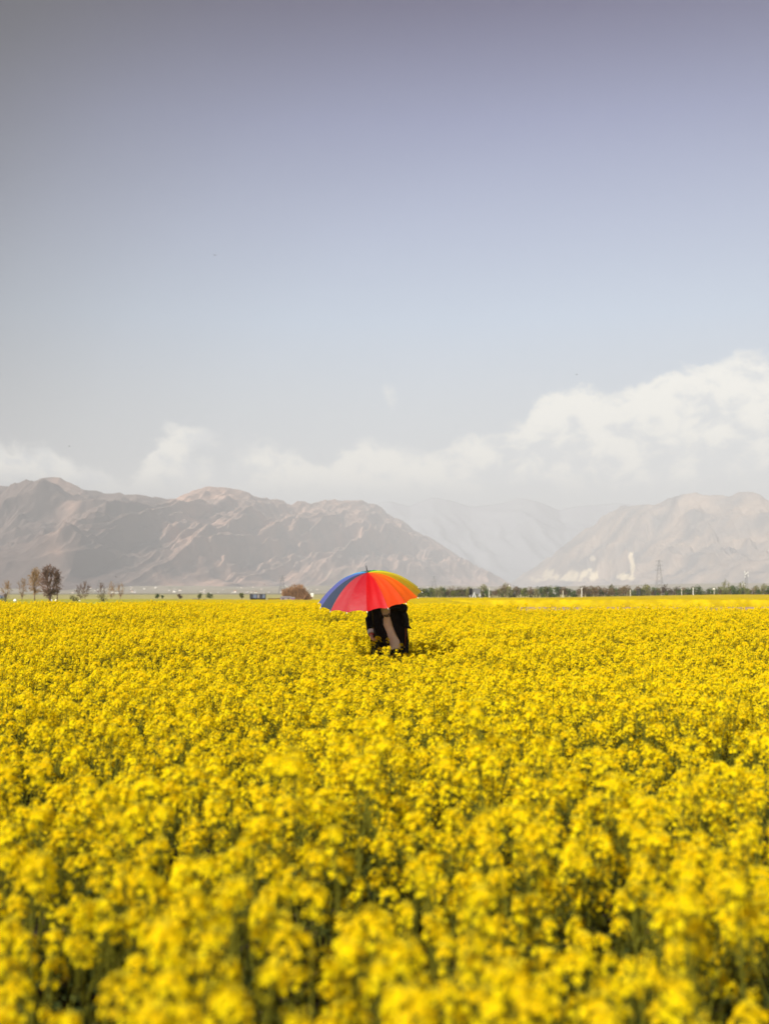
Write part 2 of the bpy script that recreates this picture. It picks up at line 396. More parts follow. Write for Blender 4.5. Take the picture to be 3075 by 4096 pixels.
# candidate positions
PX, PY_ = .08, 15.2     # where the person stands
def gaps(x, y):
    """1 where a plant stands, 0 in the furrows and thin patches"""
    k = np.ones_like(x)
    n_ = fbm(x * .9 + 11, y * .9 + 4, 3, 21)
    u = x / y
    thin = .31 + .16 * np.clip((4.5 - y) / 2.5, 0, 1) * np.clip(np.abs(u) * 3.2, 0, 1)
    k = np.where(n_ < thin, 0, k)
    k = np.where(rng.uniform(0, 1, x.shape) < .74 + .26 * np.clip((y - 6) / 8, 0, 1), k, 0)
    # dark furrow crossing the left edge and a shorter one on the right
    l1 = (np.abs(y - (13.8 + .35 * (x + 4))) < .65) & (x < -2.6) & (x > -6.5) & (vnoise(x * 2.5, y * 2.5, 5) > .18)
    l2 = (np.abs(y - 23.5 - .3 * (x + 6)) < .9) & (x < -4.6) & (x > -9)
    l3 = (np.abs(y - 13.3 + .1 * (x - 4)) < .28) & (x > 3.0) & (vnoise(x * 3, y * 3, 8) > .45)
    k = np.where(l1 | l3 | (l2 & (vnoise(x * 2, y * 2, 3) > .3)), 0, k)
    # around and just in front of the person
    pr = ((x - PX) / .27) ** 2 + ((y - PY_) / .20) ** 2 < 1
    return np.where(pr, 0, k).astype(bool)
cell = .146
Xc, Yc = np.meshgrid(np.arange(-19, 19, cell), np.arange(1.7, 47, cell))
Xc = (Xc + rng.uniform(-.5, .5, Xc.shape) * cell).ravel(); Yc = (Yc + rng.uniform(-.5, .5, Yc.shape) * cell).ravel()
half = .338 * Yc
back = np.where(Xc > 3.5, 30 + (Xc - 3.5) * .35, 44 - 8 * np.clip((Xc + 2) / 5.5, 0, 1))
back = np.where(Xc < -4, 43, back)
keep = (np.abs(Xc) < half * 1.10 + .8) & (Yc < back + .6 * np.sin(Xc * 3)) & gaps(Xc, Yc)
Xc, Yc = Xc[keep], Yc[keep]; half = .338 * Yc
Zc = gh(Xc, Yc)
hs = 1 + .15 * (fbm(Xc * .5 + 9, Yc * .5 + 2, 3, 33) - .5) * 2 + rng.normal(0, .055, len(Xc))
hs = np.clip(hs + rng.normal(-.03, .10, len(Xc)) * np.clip((11 - Yc) / 3, 0, 1), .66, 1.20)
# thin the rows seen against the person so that the coat shows
fr = (np.abs(Xc - .08) < .30) & (Yc > 13.3) & (Yc < 15.2); hs = np.where(fr, np.minimum(hs, .90), hs)
vi = rng.integers(0, 9, len(Xc)); vi = np.where((Yc > 8.5) & ((vi == 3) | (vi == 8) | (vi == 2)), np.array([0, 1, 2, 4, 4, 5, 6, 7, 6])[vi], vi); rz = rng.uniform(0, 2 * PI, len(Xc)); tx = rng.normal(0, .07, len(Xc)); ty = rng.normal(0, .07, len(Xc))
inner = (np.abs(Xc) < half * 1.02 + .05)
order = np.argsort(np.where(inner, Yc, 1e9)); near_ids = set(order[:284].tolist())
def ZL(x, y):
    u = x / (.338 * y); side = 'left side' if u < -.34 else ('right side' if u > .34 else 'middle'); row = 'very blurred mustard plant along the bottom edge' if y < 2.9 else ('soft focus mustard plant in the foreground' if y < 4.0 else 'mustard plant behind the blurred foreground heads')
    return f'{row}, {side} of the field'
for i in order[:284]:
    place_plant(int(vi[i]), (Xc[i], Yc[i], Zc[i]), rz[i], hs[i], ZL(Xc[i], Yc[i]), 'mustard plants in the foreground', (tx[i], ty[i]))
# tall plants whose heads stand out in the photograph
TALL = [(1225, 3010, 3.6, 'tall blurred mustard plant topping the left foreground'),
        (1955, 2815, 4.6, 'tall mustard plant standing above the middle right of the field'),
        (1520, 2870, 4.6, 'tall mustard plant with a soft pale head below the person'),
        (870, 3560, 2.35, 'large out of focus mustard head low left of centre'),
        (2660, 3900, 1.95, 'large blurred mustard head near the bottom right'),
        (770, 3730, 2.2, 'rounded blurred mustard head near the bottom left'),
        (2040, 3840, 2.0, 'blurred mustard head low right of centre'),
        (2850, 3560, 2.5, 'rounded blurred mustard head at the lower right'),
        (140, 3430, 2.6, 'large blurred mustard head at the lower left edge'),
        (500, 4000, 1.9, 'blurred mustard head at the bottom edge left')]
for k, (px, py, d, lb) in enumerate(TALL):
    v = VAR[k % 9]; p = wp(px, py, d); s = (p.z) / (v['H'] + .02); 
    place_plant(k % 9, (p.x, p.y, 0), k * 1.1, s, lb)
FRONT = [(1509, 2548, 14.9, 2, 'thin tall mustard plant in front of the hand'), (1496, 2570, 14.8, 5, 'mustard plant just below the hand'),
         (1553, 2585, 14.7, 0, 'mustard plant in front of the pale shirt hem'), (1603, 2577, 14.75, 8, 'forked mustard plant before the right coat side'),
         (1535, 2602, 14.3, 3, 'broad headed mustard plant before the trousers'), (1586, 2600, 14.5, 1, 'small mustard plant between the coat and shirt hem')]
for k, (px, py, d, v_, lb) in enumerate(FRONT):
    v = VAR[v_]; p = wp(px, py, d); z0 = float(gh(p.x, p.y)); s = (p.z - z0) / (v['H'] + .015)
    h0 = v['heads'][0][1]
    place_plant(v_, (p.x - h0.x * s, p.y - h0.y * s, z0), 0, s, lb)
# the rest of the field: one object, uncountable
src = []
for v in VAR:
    mb = MB(); 
    mb.add(v['st'].v, v['st'].f, 2); mb.add(v['lf'].v, v['lf'].f, 3)
    for h in v['heads']:
        Mx = head_matrix(h); hb = HEADS[h[0]]; b0 = len(mb.v)
        mb.v += [tuple(Mx @ Vector(q)) for q in hb.v]
        mb.f += [tuple(i + b0 for i in f) for f in hb.f]; mb.m += list(hb.m)
    src.append(bpy.data.objects.new('mustard_source', mb.mesh('mustard_source', [m_petal, m_bud, m_stem, m_leaf])))
rest = np.array([i for i in range(len(Xc)) if i not in near_ids])
print('field plants', len(rest))
me = bpy.data.meshes.new('mustard_field'); me.vertices.add(len(rest))
me.vertices.foreach_set('co', np.stack([Xc[rest], Yc[rest], Zc[rest]], -1).ravel())
a = me.attributes.new('rot', 'FLOAT_VECTOR', 'POINT'); a.data.foreach_set('vector', np.stack([tx[rest], ty[rest], rz[rest]], -1).ravel().astype(np.float32))
a = me.attributes.new('scl', 'FLOAT', 'POINT'); a.data.foreach_set('value', hs[rest].astype(np.float32))
a = me.attributes.new('vidx', 'INT', 'POINT'); a.data.foreach_set('value', vi[rest].astype(np.int32))
for m in (m_petal, m_bud, m_stem, m_leaf): me.materials.append(m)
field = link('mustard_field', me); tag(field, 'dense yellow mustard plants filling the whole field around the person', 'flower field', kind='stuff')
gn = bpy.data.node_groups.new('scatter', 'GeometryNodeTree')
gn.interface.new_socket('Geometry', in_out='INPUT', socket_type='NodeSocketGeometry'); gn.interface.new_socket('Geometry', in_out='OUTPUT', socket_type='NodeSocketGeometry')
gi = gn.nodes.new('NodeGroupInput'); go = gn.nodes.new('NodeGroupOutput'); ip = gn.nodes.new('GeometryNodeInstanceOnPoints'); jn = gn.nodes.new('GeometryNodeJoinGeometry')
for s_ in src:
    oi = gn.nodes.new('GeometryNodeObjectInfo'); oi.inputs['Object'].default_value = s_; oi.inputs['As Instance'].default_value = True
    gn.links.new(oi.outputs['Geometry'], jn.inputs[0])
def attr(nm, ty):
    q = gn.nodes.new('GeometryNodeInputNamedAttribute'); q.data_type = ty; q.inputs['Name'].default_value = nm; return q.outputs['Attribute']
gn.links.new(gi.outputs[0], ip.inputs['Points']); gn.links.new(jn.outputs[0], ip.inputs['Instance']); ip.inputs['Pick Instance'].default_value = True
gn.links.new(attr('vidx', 'INT'), ip.inputs['Instance Index']); gn.links.new(attr('scl', 'FLOAT'), ip.inputs['Scale'])
gn.links.new(attr('rot', 'FLOAT_VECTOR'), ip.inputs['Rotation']); gn.links.new(ip.outputs[0], go.inputs[0])
md = field.modifiers.new('scatter', 'NODES'); md.node_group = gn

# ------------------------------------------------------------------ umbrella
def nylon(name, c):
    m = mat(name, tuple(q * .86 for q in c), .55, .25, trans=.24, tcol=tuple(q * .95 for q in c), bump=.6, bscale=7)
    b = m.node_tree.nodes['Principled BSDF']; b.inputs['Sheen Weight'].default_value = .0; b.inputs['Sheen Roughness'].default_value = .4
    return m
UC = [('red', (.54, .003, .006)), ('orange red', (.76, .07, .010)), ('orange', (.82, .12, .006)), ('olive yellow', (.52, .32, .006)),
      ('yellow', (.72, .58, .01)), ('lime green', (.30, .62, .04)), ('green', (.02, .36, .04)), ('dark green', (.015, .12, .05)),
      ('dark teal', (.02, .10, .11)), ('teal', (.02, .22, .30)), ('light blue', (.10, .42, .72)), ('blue', (.07, .18, .50)),
      ('periwinkle blue', (.10, .115, .34)), ('slate grey', (.045, .06, .10)), ('rose red', (.40, .035, .045)), ('crimson', (.42, .012, .022))]
m_black = mat('black_metal', (.012, .012, .014), .35, .5); m_chrome = mat('rib_steel', (.6, .6, .6), .3, .5, metal=1)
m_white = mat('white_tip', (.8, .8, .78), .4, .4)
UD = 14.85
ax_u = Vector((-math.tan(R(7)), -math.tan(R(14.5)), 1)).normalized()
Fv = (Vector((0, -1, 0)) - ax_u * Vector((0, -1, 0)).dot(ax_u)).normalized(); Rv = Fv.cross(ax_u) * -1
if Rv.x < 0: Rv = -Rv
UR, UH, UPW = .676, .335, 2.3
apex = wp(1468, 2290, UD - .10); Cu = apex - ax_u * UH
umb = empty('umbrella', apex - ax_u * .84); tag(umb, 'rainbow striped umbrella hiding the head of the person in the field', 'umbrella')
UO = umb.location.copy()
def up(al, r, dz=0):
    rr = r * UR
    return Cu + (Rv * math.sin(al) + Fv * math.cos(al)) * rr + ax_u * (UH * (1 - r ** UPW) + dz) - UO
A0 = R(-4.3)
for k in range(16):
    a0 = A0 + k * PI / 8; a1 = a0 + PI / 8; nr, ns = 22, 12; vs = []; fs = []; rs = random.Random(k)
    ph = rs.uniform(0, 6); f1 = rs.uniform(.6, 1.0)
    for i in range(nr + 1):
        r = .02 + .98 * (i / nr)
        for j in range(ns + 1):
            s_ = j / ns; bow = 4 * s_ * (1 - s_)
            rr = r * (1 - .030 * bow * max(0, (r - .55) / .45) ** 2)
            p = up(a0, rr).lerp(up(a1, rr), s_)
            # slack folds between the ribs and puckers at the hem
            fold = bow * (-.015 * r * (1 - .3 * r)) + .0045 * f1 * bow * math.sin(s_ * (5 + 5 * f1) + ph + r * 4) * min(1, r * 1.6)
            puck = .0045 * rs.uniform(.6, 1.2) * max(0, (r - .72) / .28) ** 2 * math.sin(s_ * 17 + ph + 4 * r) * (1 - bow * .5)
            vs.append(p + ax_u * (fold + puck))
    for i in range(nr):
        for j in range(ns):
            q = i * (ns + 1) + j; fs.append((q, q + ns + 1, q + ns + 2, q + 1))
    mb = MB(); mb.add(vs, fs); o = mb.build('canopy_panel', nylon(UC[k][0].replace(' ', '_') + '_nylon', UC[k][1]), umb, True, UC[k][0] + ' canopy panel')
    rb = MB(); rb.tube([up(a0, .03 + .97 * i / 9, -.006) for i in range(10)], .0022, 5)
    ro = rb.build('rib', m_chrome, umb, True)
    tp = MB(); e1 = up(a0, 1.0); e0 = up(a0, .96); d = (e1 - e0).normalized(); tp.tube([e1 - d * .006, e1 + d * .006, e1 + d * .020], [.0032, .0032, .0022], 6); tp.build('rib_tip', m_white, ro, True)
    st_ = MB(); st_.tube([up(a0, .48, -.008), UO * 0 + (Cu + ax_u * (UH - .30) - UO) + (Rv * math.sin(a0) + Fv * math.cos(a0)) * .012], .0018, 4); st_.build('stretcher', m_chrome, umb, True)
sh = MB(); sh.tube([Cu + ax_u * z - UO for z in (-.44, -.2, 0, .2, UH - .005)], .0055, 8); sh.build('shaft', m_black, umb, True)
fe = MB(); fe.tube([Cu + ax_u * (UH + z) - UO for z in (-.004, .004, .006, .05, .088, .094)], [.018, .016, .0075, .0065, .005, .002], 10); fe.build('ferrule', m_black, umb, True)
hd = MB(); hb = [Cu + ax_u * z - UO for z in (-.42, -.50, -.56)]
for t_ in range(1, 9):
    q = PI * t_ / 8; hb.append(Cu + ax_u * (-.56 - .035 * math.sin(q)) + Rv * (.035 * (1 - math.cos(q))) - UO)
hd.tube(hb, .011, 8); hd.build('handle', m_black, umb, True)
GRIP = Cu + ax_u * (-.05)

# ------------------------------------------------------------------ person
m_skin = mat('skin', (.74, .46, .34), .5, .4, col2=(.70, .42, .30), vscale=30)
m_coat = mat('black_wool', (.010, .009, .011), .85, .15, bump=.4, bscale=60)
m_lin = mat('rust_lining', (.22, .045, .012), .6, .3)
m_shirt = mat('beige_cotton', (.90, .78, .71), .9, .1, col2=(.84, .70, .62), vscale=6)
m_cuff = mat('white_cotton', (.80, .80, .80), .9, .1); m_red = mat('red_thread', (.75, .02, .01), .6, .3)
m_trous = mat('dark_trousers', (.014, .012, .016), .9, .1); m_boot = mat('rust_leather', (.28, .09, .02), .5, .4)
m_hair = mat('dark_hair', (.02, .014, .010), .5, .4); m_ink = mat('black_print', (.01, .01, .01), .8, .1)
gz = float(gh(PX, PY_)); PO = Vector((PX, PY_, gz))
per = empty('person', PO); tag(per, 'person in an open black coat over a beige shirt, holding the umbrella', 'person')
def W(px, py, d): return wp(px, py, d) - PO
def cap(mb, pts, n=14, m=5):
    """tapered limb through (point, radius) pairs with round joints"""
    mb.tube([p for p, r in pts], [r for p, r in pts], n)
    for p, r in pts: mb.ell(p, (r, r, r), n, 8)
bd = MB()
zz = lambda z: z - gz
SH = zz(1.43)
# trunk
for c, r in [((.0, 0, zz(1.36)), (.155, .10, .13)), ((.02, -.005, zz(1.22)), (.14, .10, .14)), ((.035, 0, zz(1.06)), (.135, .10, .13)), ((.045, .01, zz(.94)), (.155, .115, .12))]:
    bd.ell(c, r, 20, 14)
cap(bd, [(Vector((-.15, 0, SH)), .058), (Vector((.15, 0, SH)), .058)])
cap(bd, [(Vector((0, .01, SH + .02)), .06), (Vector((-.005, -.01, zz(1.54))), .052)])
# head with face
hc = Vector((-.005, -.025, zz(1.63)))
bd.ell(hc + Vector((0, .01, .02)), (.073, .092, .088), 20, 14)
bd.ell(hc + Vector((0, -.022, -.045)), (.054, .062, .062), 16, 12)
bd.tube([hc + Vector((0, -.082, .02)), hc + Vector((0, -.098, -.012)), hc + Vector((0, -.086, -.02))], [.008, .012, .008], 8)
for s_ in (-1, 1):
    bd.ell(hc + Vector((s_ * .074, .012, -.005)), (.010, .018, .030), 8, 8)
    bd.ell(hc + Vector((s_ * .028, -.072, .022)), (.017, .010, .005), 8, 6)
bd.ell(hc + Vector((0, -.083, -.050)), (.022, .008, .005), 8, 6); bd.ell(hc + Vector((0, -.081, -.060)), (.019, .008, .005), 8, 6)
bd.ell(hc + Vector((0, -.070, -.088)), (.022, .020, .018), 8, 6)
# legs
for s_, kx in ((-1, -.06), (1, .12)):
    hx = .045 + s_ * .085
    cap(bd, [(Vector((hx, .01, zz(.88))), .088), (Vector((hx * .9 + s_ * .01, -.01, zz(.49))), .056), (Vector((hx + s_ * .01, .03, zz(.12))), .038)])
    bd.ell((hx + s_ * .012, -.03, zz(.06)), (.042, .12, .035), 12, 8)
def hand(mb, wrist, dirv, palmn, side, curl=1.0, L_=.085):
    d = dirv.normalized(); n_ = palmn.normalized(); u = d.cross(n_).normalized() * side
    pc = wrist + d * .045
    rot = Matrix((u, n_, d)).transposed()
    mb.ell(pc, (.041, .016, .052), 12, 8, rot)
    for i in range(4):
        off = (-.030 + .020 * i); ln = [.072, .080, .075, .060][i]; r0 = [.0092, .0095, .0090, .0080][i]
        p = wrist + d * (.085 - abs(i - 1.3) * .004) + u * off; pts = [(p, r0)]; a = 0; dd_ = d
        for seg in (.42, .33, .25):
            a += curl * (.85 if seg > .3 else .6) + .04 * i
            v = d * math.cos(a) + n_ * math.sin(a); p = p + v * ln * seg; r0 *= .93; pts.append((p, r0))
        cap(mb, pts, 8)
    t0 = wrist + d * .028 - u * .036; t1 = t0 - u * .022 + d * .022 + n_ * .016; t2 = t1 + d * .026 + n_ * .014 + u * .008; t3 = t2 + d * .012 + n_ * .012 + u * .016
    cap(mb, [(t0, .013), (t1, .0115), (t2, .010), (t3, .0085)], 8)
# arm hanging at the left of the picture, its hand closed round a stalk
sR = Vector((-.165, .0, SH)); eR = W(1480, 2478, 15.20); wR = W(1484, 2536, 14.98); hR = W(1490, 2560, 14.94)
cap(bd, [(sR, .050), (eR, .040), (wR, .026)])
hand(bd, wR, hR - wR, Vector((.75, -.5, .1)), -1, 1.05)
# arm raised to the umbrella handle
gp = GRIP - PO; sL = Vector((.165, -.01, SH)); wL = gp + Vector((.085, .03, -.02)); eL = Vector((.185, -.20, zz(1.445)))
cap(bd, [(sL, .050), (eL, .040), (wL, .027)])
hand(bd, wL, (gp - wL) + Vector((0, -.035, .03)), Vector((-.1, .9, 0)), 1, 1.15)
body = bd.build('person_body', m_skin); 
rm = body.modifiers.new('r', 'REMESH'); rm.mode = 'VOXEL'; rm.voxel_size = .0055; rm.use_smooth_shade = True
sm = body.modifiers.new('s', 'SMOOTH'); sm.factor = .5; sm.iterations = 3
bake(body); body.name = 'body'; body.parent = per
# eyes and hair
for s_ in (-1, 1):
    mb = MB(); mb.ell(hc + Vector((s_ * .028, -.0715, .012)), (.011, .010, .008), 10, 8); e_ = mb.build('eye', mat('eye_white', (.7, .7, .68), .2, .5), per, True)
    mb = MB(); mb.ell(hc + Vector((s_ * .028, -.0805, .012)), (.005, .0025, .005), 10, 8); mb.build('iris', m_hair, e_, True)
mb = MB()
for k in range(260):
    a = random.uniform(-PI, PI); el = random.uniform(.05, 1.45)
    if abs(a + PI / 2) < .95 and el < .75: continue
    d = Vector((math.cos(a) * math.cos(el), math.sin(a) * math.cos(el), math.sin(el)))
    p = hc + Vector((0, .012, .025)) + Vector((d.x * .080, d.y * .099, d.z * .094)); dn = Vector((d.x * .35, .35 * d.y + .1, -1)).normalized()
    mb.tube([p, p + d * .006 + dn * .03, p + dn * .065 - d * .004], [.009, .010, .003], 5)
mb.ell(hc + Vector((0, .018, .030)), (.077, .093, .088), 16, 10)
mb.build('hair', m_hair, per, True)
# ---- shells
def shell(rows, a0, a1, n, name, m, thick=.006, wr=.006, seed=0, inner=None, label=None):
    """rows: (z, cx, cy, rx, ry, fl, fr). angle 0 = right, 90deg = front (towards the camera); fl/fr clip the front edges"""
    rs_ = np.random.default_rng(seed); vs = []; nz = len(rows)
    zs = np.linspace(rows[0][0], rows[-1][0], 46); cols = list(zip(*rows)); zr = np.array(cols[0])[::-1]
    def at(i, z): return float(np.interp(z, zr, np.array(cols[i])[::-1]))
    for z in zs:
        cx, cy, rx, ry = (at(i, z) for i in (1, 2, 3, 4))
        if len(rows[0]) > 5:
            fl, fr = at(5, z), at(6, z)
            al = math.acos(max(-1, min(1, (fl - cx) / rx))); ar = math.acos(max(-1, min(1, (fr - cx) / rx)))
            s0, s1 = al, ar + 2 * PI          # from the left edge round the back to the right edge
        else: s0, s1 = a0, a1
        for j in range(n + 1):
            th = s0 + (s1 - s0) * j / n
            wv = wr * (float(vnoise(np.array(th * 2.2 + seed), np.array(z * 9.0), seed)) - .5) * 2 + wr * .6 * math.sin(th * 9 + 5 * z + seed)
            if z == zs[-1] or True: dz = .012 * math.sin(th * 5 + seed) * (1 if z < rows[-1][0] + .05 else 0)
            vs.append((cx + (rx + wv) * math.cos(th), cy - (ry + wv) * math.sin(th), zz(z) + dz))
    fs = [(i * (n + 1) + j, i * (n + 1) + j + 1, (i + 1) * (n + 1) + j + 1, (i + 1) * (n + 1) + j) for i in range(len(zs) - 1) for j in range(n)]
    mb = MB(); mb.add(vs, fs); o = mb.build(name, m, None, True)
    md_ = o.modifiers.new('s', 'SOLIDIFY'); md_.thickness = thick; md_.offset = 0
    if isinstance(m, list): md_.material_offset = 1
    bake(o); o.parent = per
    for p in o.data.polygons: p.use_smooth = True
    if label: o['label'] = label
    return o
X0 = PX
def x_(px): return (px - 1537.5) / (FPX / 15.05) - X0
def z_(py): return EYE - (py - HZ) / (FPX / 15.05)
rows = [(1.50, .0, 0, .11, .09, -.09, .02), (z_(2420), x_(1545), 0, .20, .125, x_(1518), x_(1562)), (z_(2440), x_(1545), 0, .235, .14, x_(1523), x_(1560)),
        (z_(2465), x_(1547), 0, .25, .15, x_(1532), x_(1560)), (z_(2500), x_(1549), 0, .255, .155, x_(1533), x_(1570)),
        (z_(2530), x_(1553), 0, .245, .16, x_(1546), x_(1582)), (z_(2560), x_(1557), 0, .25, .165, x_(1554), x_(1599)), (z_(2590), x_(1559), 0, .245, .17, x_(1560), x_(1603)),
        (.84, x_(1558), 0, .24, .17, x_(1552), x_(1604)), (.76, x_(1558), 0, .24, .17, x_(1548), x_(1606))]
coat = shell(rows, 0, 0, 90, 'coat', [m_coat, m_lin], .010, .007, 3, label='open black coat with rust lining')
rows = [(1.50, .0, -.005, .075, .075), (1.44, .0, -.005, .16, .105), (1.34, x_(1546), -.005, .20, .125), (1.2, x_(1552), -.005, .20, .13), (1.1, x_(1560), -.005, .20, .135), (.98, x_(1566), -.005, .20, .14), (z_(2596), x_(1568), -.005, .195, .14)]
shirt = shell(rows, 0, 2 * PI, 80, 'shirt', m_shirt, .005, .006, 8)
rows = [(1.0, x_(1562), .0, .17, .118), (.90, x_(1562), .0, .175, .122), (.80, x_(1560), .0, .175, .12)]
shell(rows, 0, 2 * PI, 60, 'trousers', m_trous, .006, .004, 12)
for s_ in (-1, 1):
    hx = .045 + s_ * .085; mb = MB()
    mb.tube([Vector((hx, .01, zz(.86))), Vector((hx, .0, zz(.66))), Vector((hx * .9 + s_ * .01, -.01, zz(.49))), Vector((hx + s_ * .01, .02, zz(.30))), Vector((hx + s_ * .01, .03, zz(.10)))], [.100, .085, .072, .062, .056], 18)
    mb.build('trouser_leg', m_boot, per, True, 'rust brown trouser leg')
    mb = MB(); mb.tube([Vector((hx + s_ * .012, .065, zz(.06))), Vector((hx + s_ * .012, .02, zz(.07))), Vector((hx + s_ * .012, -.08, zz(.05))), Vector((hx + s_ * .012, -.15, zz(.045)))], [.04, .052, .048, .028], 14); mb.build('shoe', m_trous, per, True)
# sleeves
mb = MB(); q = [sR + Vector((.03, 0, .02)), sR.lerp(eR, .35), sR.lerp(eR, .8), eR + Vector((-.004, .0, 0)), eR.lerp(wR, .3), eR.lerp(wR, .62), eR.lerp(wR, .80)]
mb.tube(q, [.060, .066, .062, .061, .058, .055, .052], 18); o = mb.build('sleeve', m_coat, per, True)
mb = MB(); mb.tube([eR.lerp(wR, .72), eR.lerp(wR, .9), eR.lerp(wR, 1.02)], [.047, .046, .042], 16, cap=False); mb.build('shirt_cuff', m_cuff, per, True)
mb = MB()
dW = (hR - wR).normalized(); u_ = dW.orthogonal().normalized(); v_ = dW.cross(u_)
mb.tube([wR + dW * .012 + (u_ * math.cos(a) + v_ * math.sin(a)) * .030 for a in np.linspace(0, 2 * PI, 17)], .0055, 6); mb.build('wristband', m_red, per, True)
mb = MB(); mb.tube([sL + Vector((-.03, 0, .02)), sL.lerp(eL, .5), eL, eL.lerp(wL, .5), eL.lerp(wL, .88)], [.058, .056, .052, .046, .040], 18); mb.build('sleeve', m_coat, per, True)
# loose black cloth hanging below the raised elbow, ending in a point
mb = MB(); yv = 0
vs = []; rows_ = [(1.44, .14, .195, -.10), (1.36, .15, .24, -.11), (1.28, .16, .255, -.11), (1.21, .17, .26, -.10), (1.19, .18, .275, -.10), (1.165, .20, .295, -.10)]
n_ = 10
for z, xa, xb, yy in rows_:
    for j in range(n_ + 1):
        s_ = j / n_; vs.append((xa + (xb - xa) * s_ - X0 * .25, yy + .10 * s_ * s_ + .012 * math.sin(9 * s_ + z * 20), zz(z) - (.0 if z > 1.2 else (1 - s_) * -.02)))
mb.add(vs, [(i * (n_ + 1) + j, i * (n_ + 1) + j + 1, (i + 1) * (n_ + 1) + j + 1, (i + 1) * (n_ + 1) + j) for i in range(5) for j in range(n_)])
o = mb.build('coat_cape', m_coat, None, True); md_ = o.modifiers.new('s', 'SOLIDIFY'); md_.thickness = .012; bake(o); o.parent = per
# dark side tail of the coat with its rust coloured edge
mb = MB(); xa = x_(1622)
mb.tube([Vector((xa, -.12, zz(z_(2512)))), Vector((xa - .003, -.125, zz(z_(2545)))), Vector((xa - .008, -.13, zz(z_(2582))))], .006, 6); mb.build('coat_piping', m_lin, per, True)
mb = MB(); mb.add([(xa, -.09, zz(z_(2535))), (xa + .045, -.05, zz(z_(2562))), (xa + .035, -.04, zz(z_(2572))), (xa, -.06, zz(z_(2580))), (xa - .03, -.02, zz(z_(2580))), (xa - .03, -.02, zz(z_(2535)))],
                  [(0, 1, 2, 3), (0, 3, 4, 5)])
o = mb.build('coat_tail', m_coat, None, False); md_ = o.modifiers.new('s', 'SOLIDIFY'); md_.thickness = .012; bake(o); o.parent = per
# print on the shirt
tcv = bpy.data.curves.new('print', 'FONT'); tcv.body = 'España'; tcv.size = .066; tcv.offset = .0012; tcv.extrude = .0004
to = bpy.data.objects.new('print', tcv); sc.collection.objects.link(to); dg = bpy.context.evaluated_depsgraph_get(); dg.update()
tm = bpy.data.meshes.new_from_object(to.evaluated_get(dg)); bpy.data.objects.remove(to)
tx_ = [v.co.x for v in tm.vertices]; wd = max(tx_)
cxs, rys, rxs = x_(1547), .133, .205
for v in tm.vertices:
    x = v.co.x - wd * .60 + x_(1546.5); zc = zz(z_(2467)) + v.co.y + .06 * (x - x_(1546))
    s_ = max(-.95, min(.95, (x - cxs) / rxs)); v.co = (x, -.005 - (rys + .0035 + .004) * math.sqrt(1 - s_ * s_) - v.co.z, zc)
tm.materials.clear(); tm.materials.append(m_ink); link('print', tm, shirt, 'black lettering across the chest')

# ------------------------------------------------------------------ mountains
def rock(name, c, c2, pale):
    m = bpy.data.materials.new(name); m.use_nodes = True; t = m.node_tree; b = t.nodes['Principled BSDF']; b.inputs['Roughness'].default_value = .95; b.inputs['Specular IOR Level'].default_value = .05
    tcn = t.nodes.new('ShaderNodeTexCoord'); n = t.nodes.new('ShaderNodeTexNoise'); n.inputs['Scale'].default_value = .004; n.inputs['Detail'].default_value = 10; n.inputs['Roughness'].default_value = .6
    t.links.new(tcn.outputs['Object'], n.inputs['Vector']); cr = t.nodes.new('ShaderNodeValToRGB'); e = cr.color_ramp.elements
    e[0].position = .38; e[0].color = (*c2, 1); e[1].position = .62; e[1].color = (*c, 1); t.links.new(n.outputs[0], cr.inputs[0])
    at = t.nodes.new('ShaderNodeAttribute'); at.attribute_name = 'scar'; mx = t.nodes.new('ShaderNodeMix'); mx.data_type = 'RGBA'
    t.links.new(at.outputs['Fac'], mx.inputs[0]); a2 = t.nodes.new('ShaderNodeAttribute'); a2.attribute_name = 'tan'; m2 = t.nodes.new('ShaderNodeMix'); m2.data_type = 'RGBA'; m2.inputs[6].default_value = (.115, .08, .068, 1); t.links.new(a2.outputs['Fac'], m2.inputs[0]); t.links.new(cr.outputs[0], m2.inputs[7]); t.links.new(m2.outputs[2], mx.inputs[6]); mx.inputs[7].default_value = (*pale, 1)  # darker colour painted in for cloud shadow where the tan attribute is low
    t.links.new(mx.outputs[2], b.inputs['Base Color']); return m
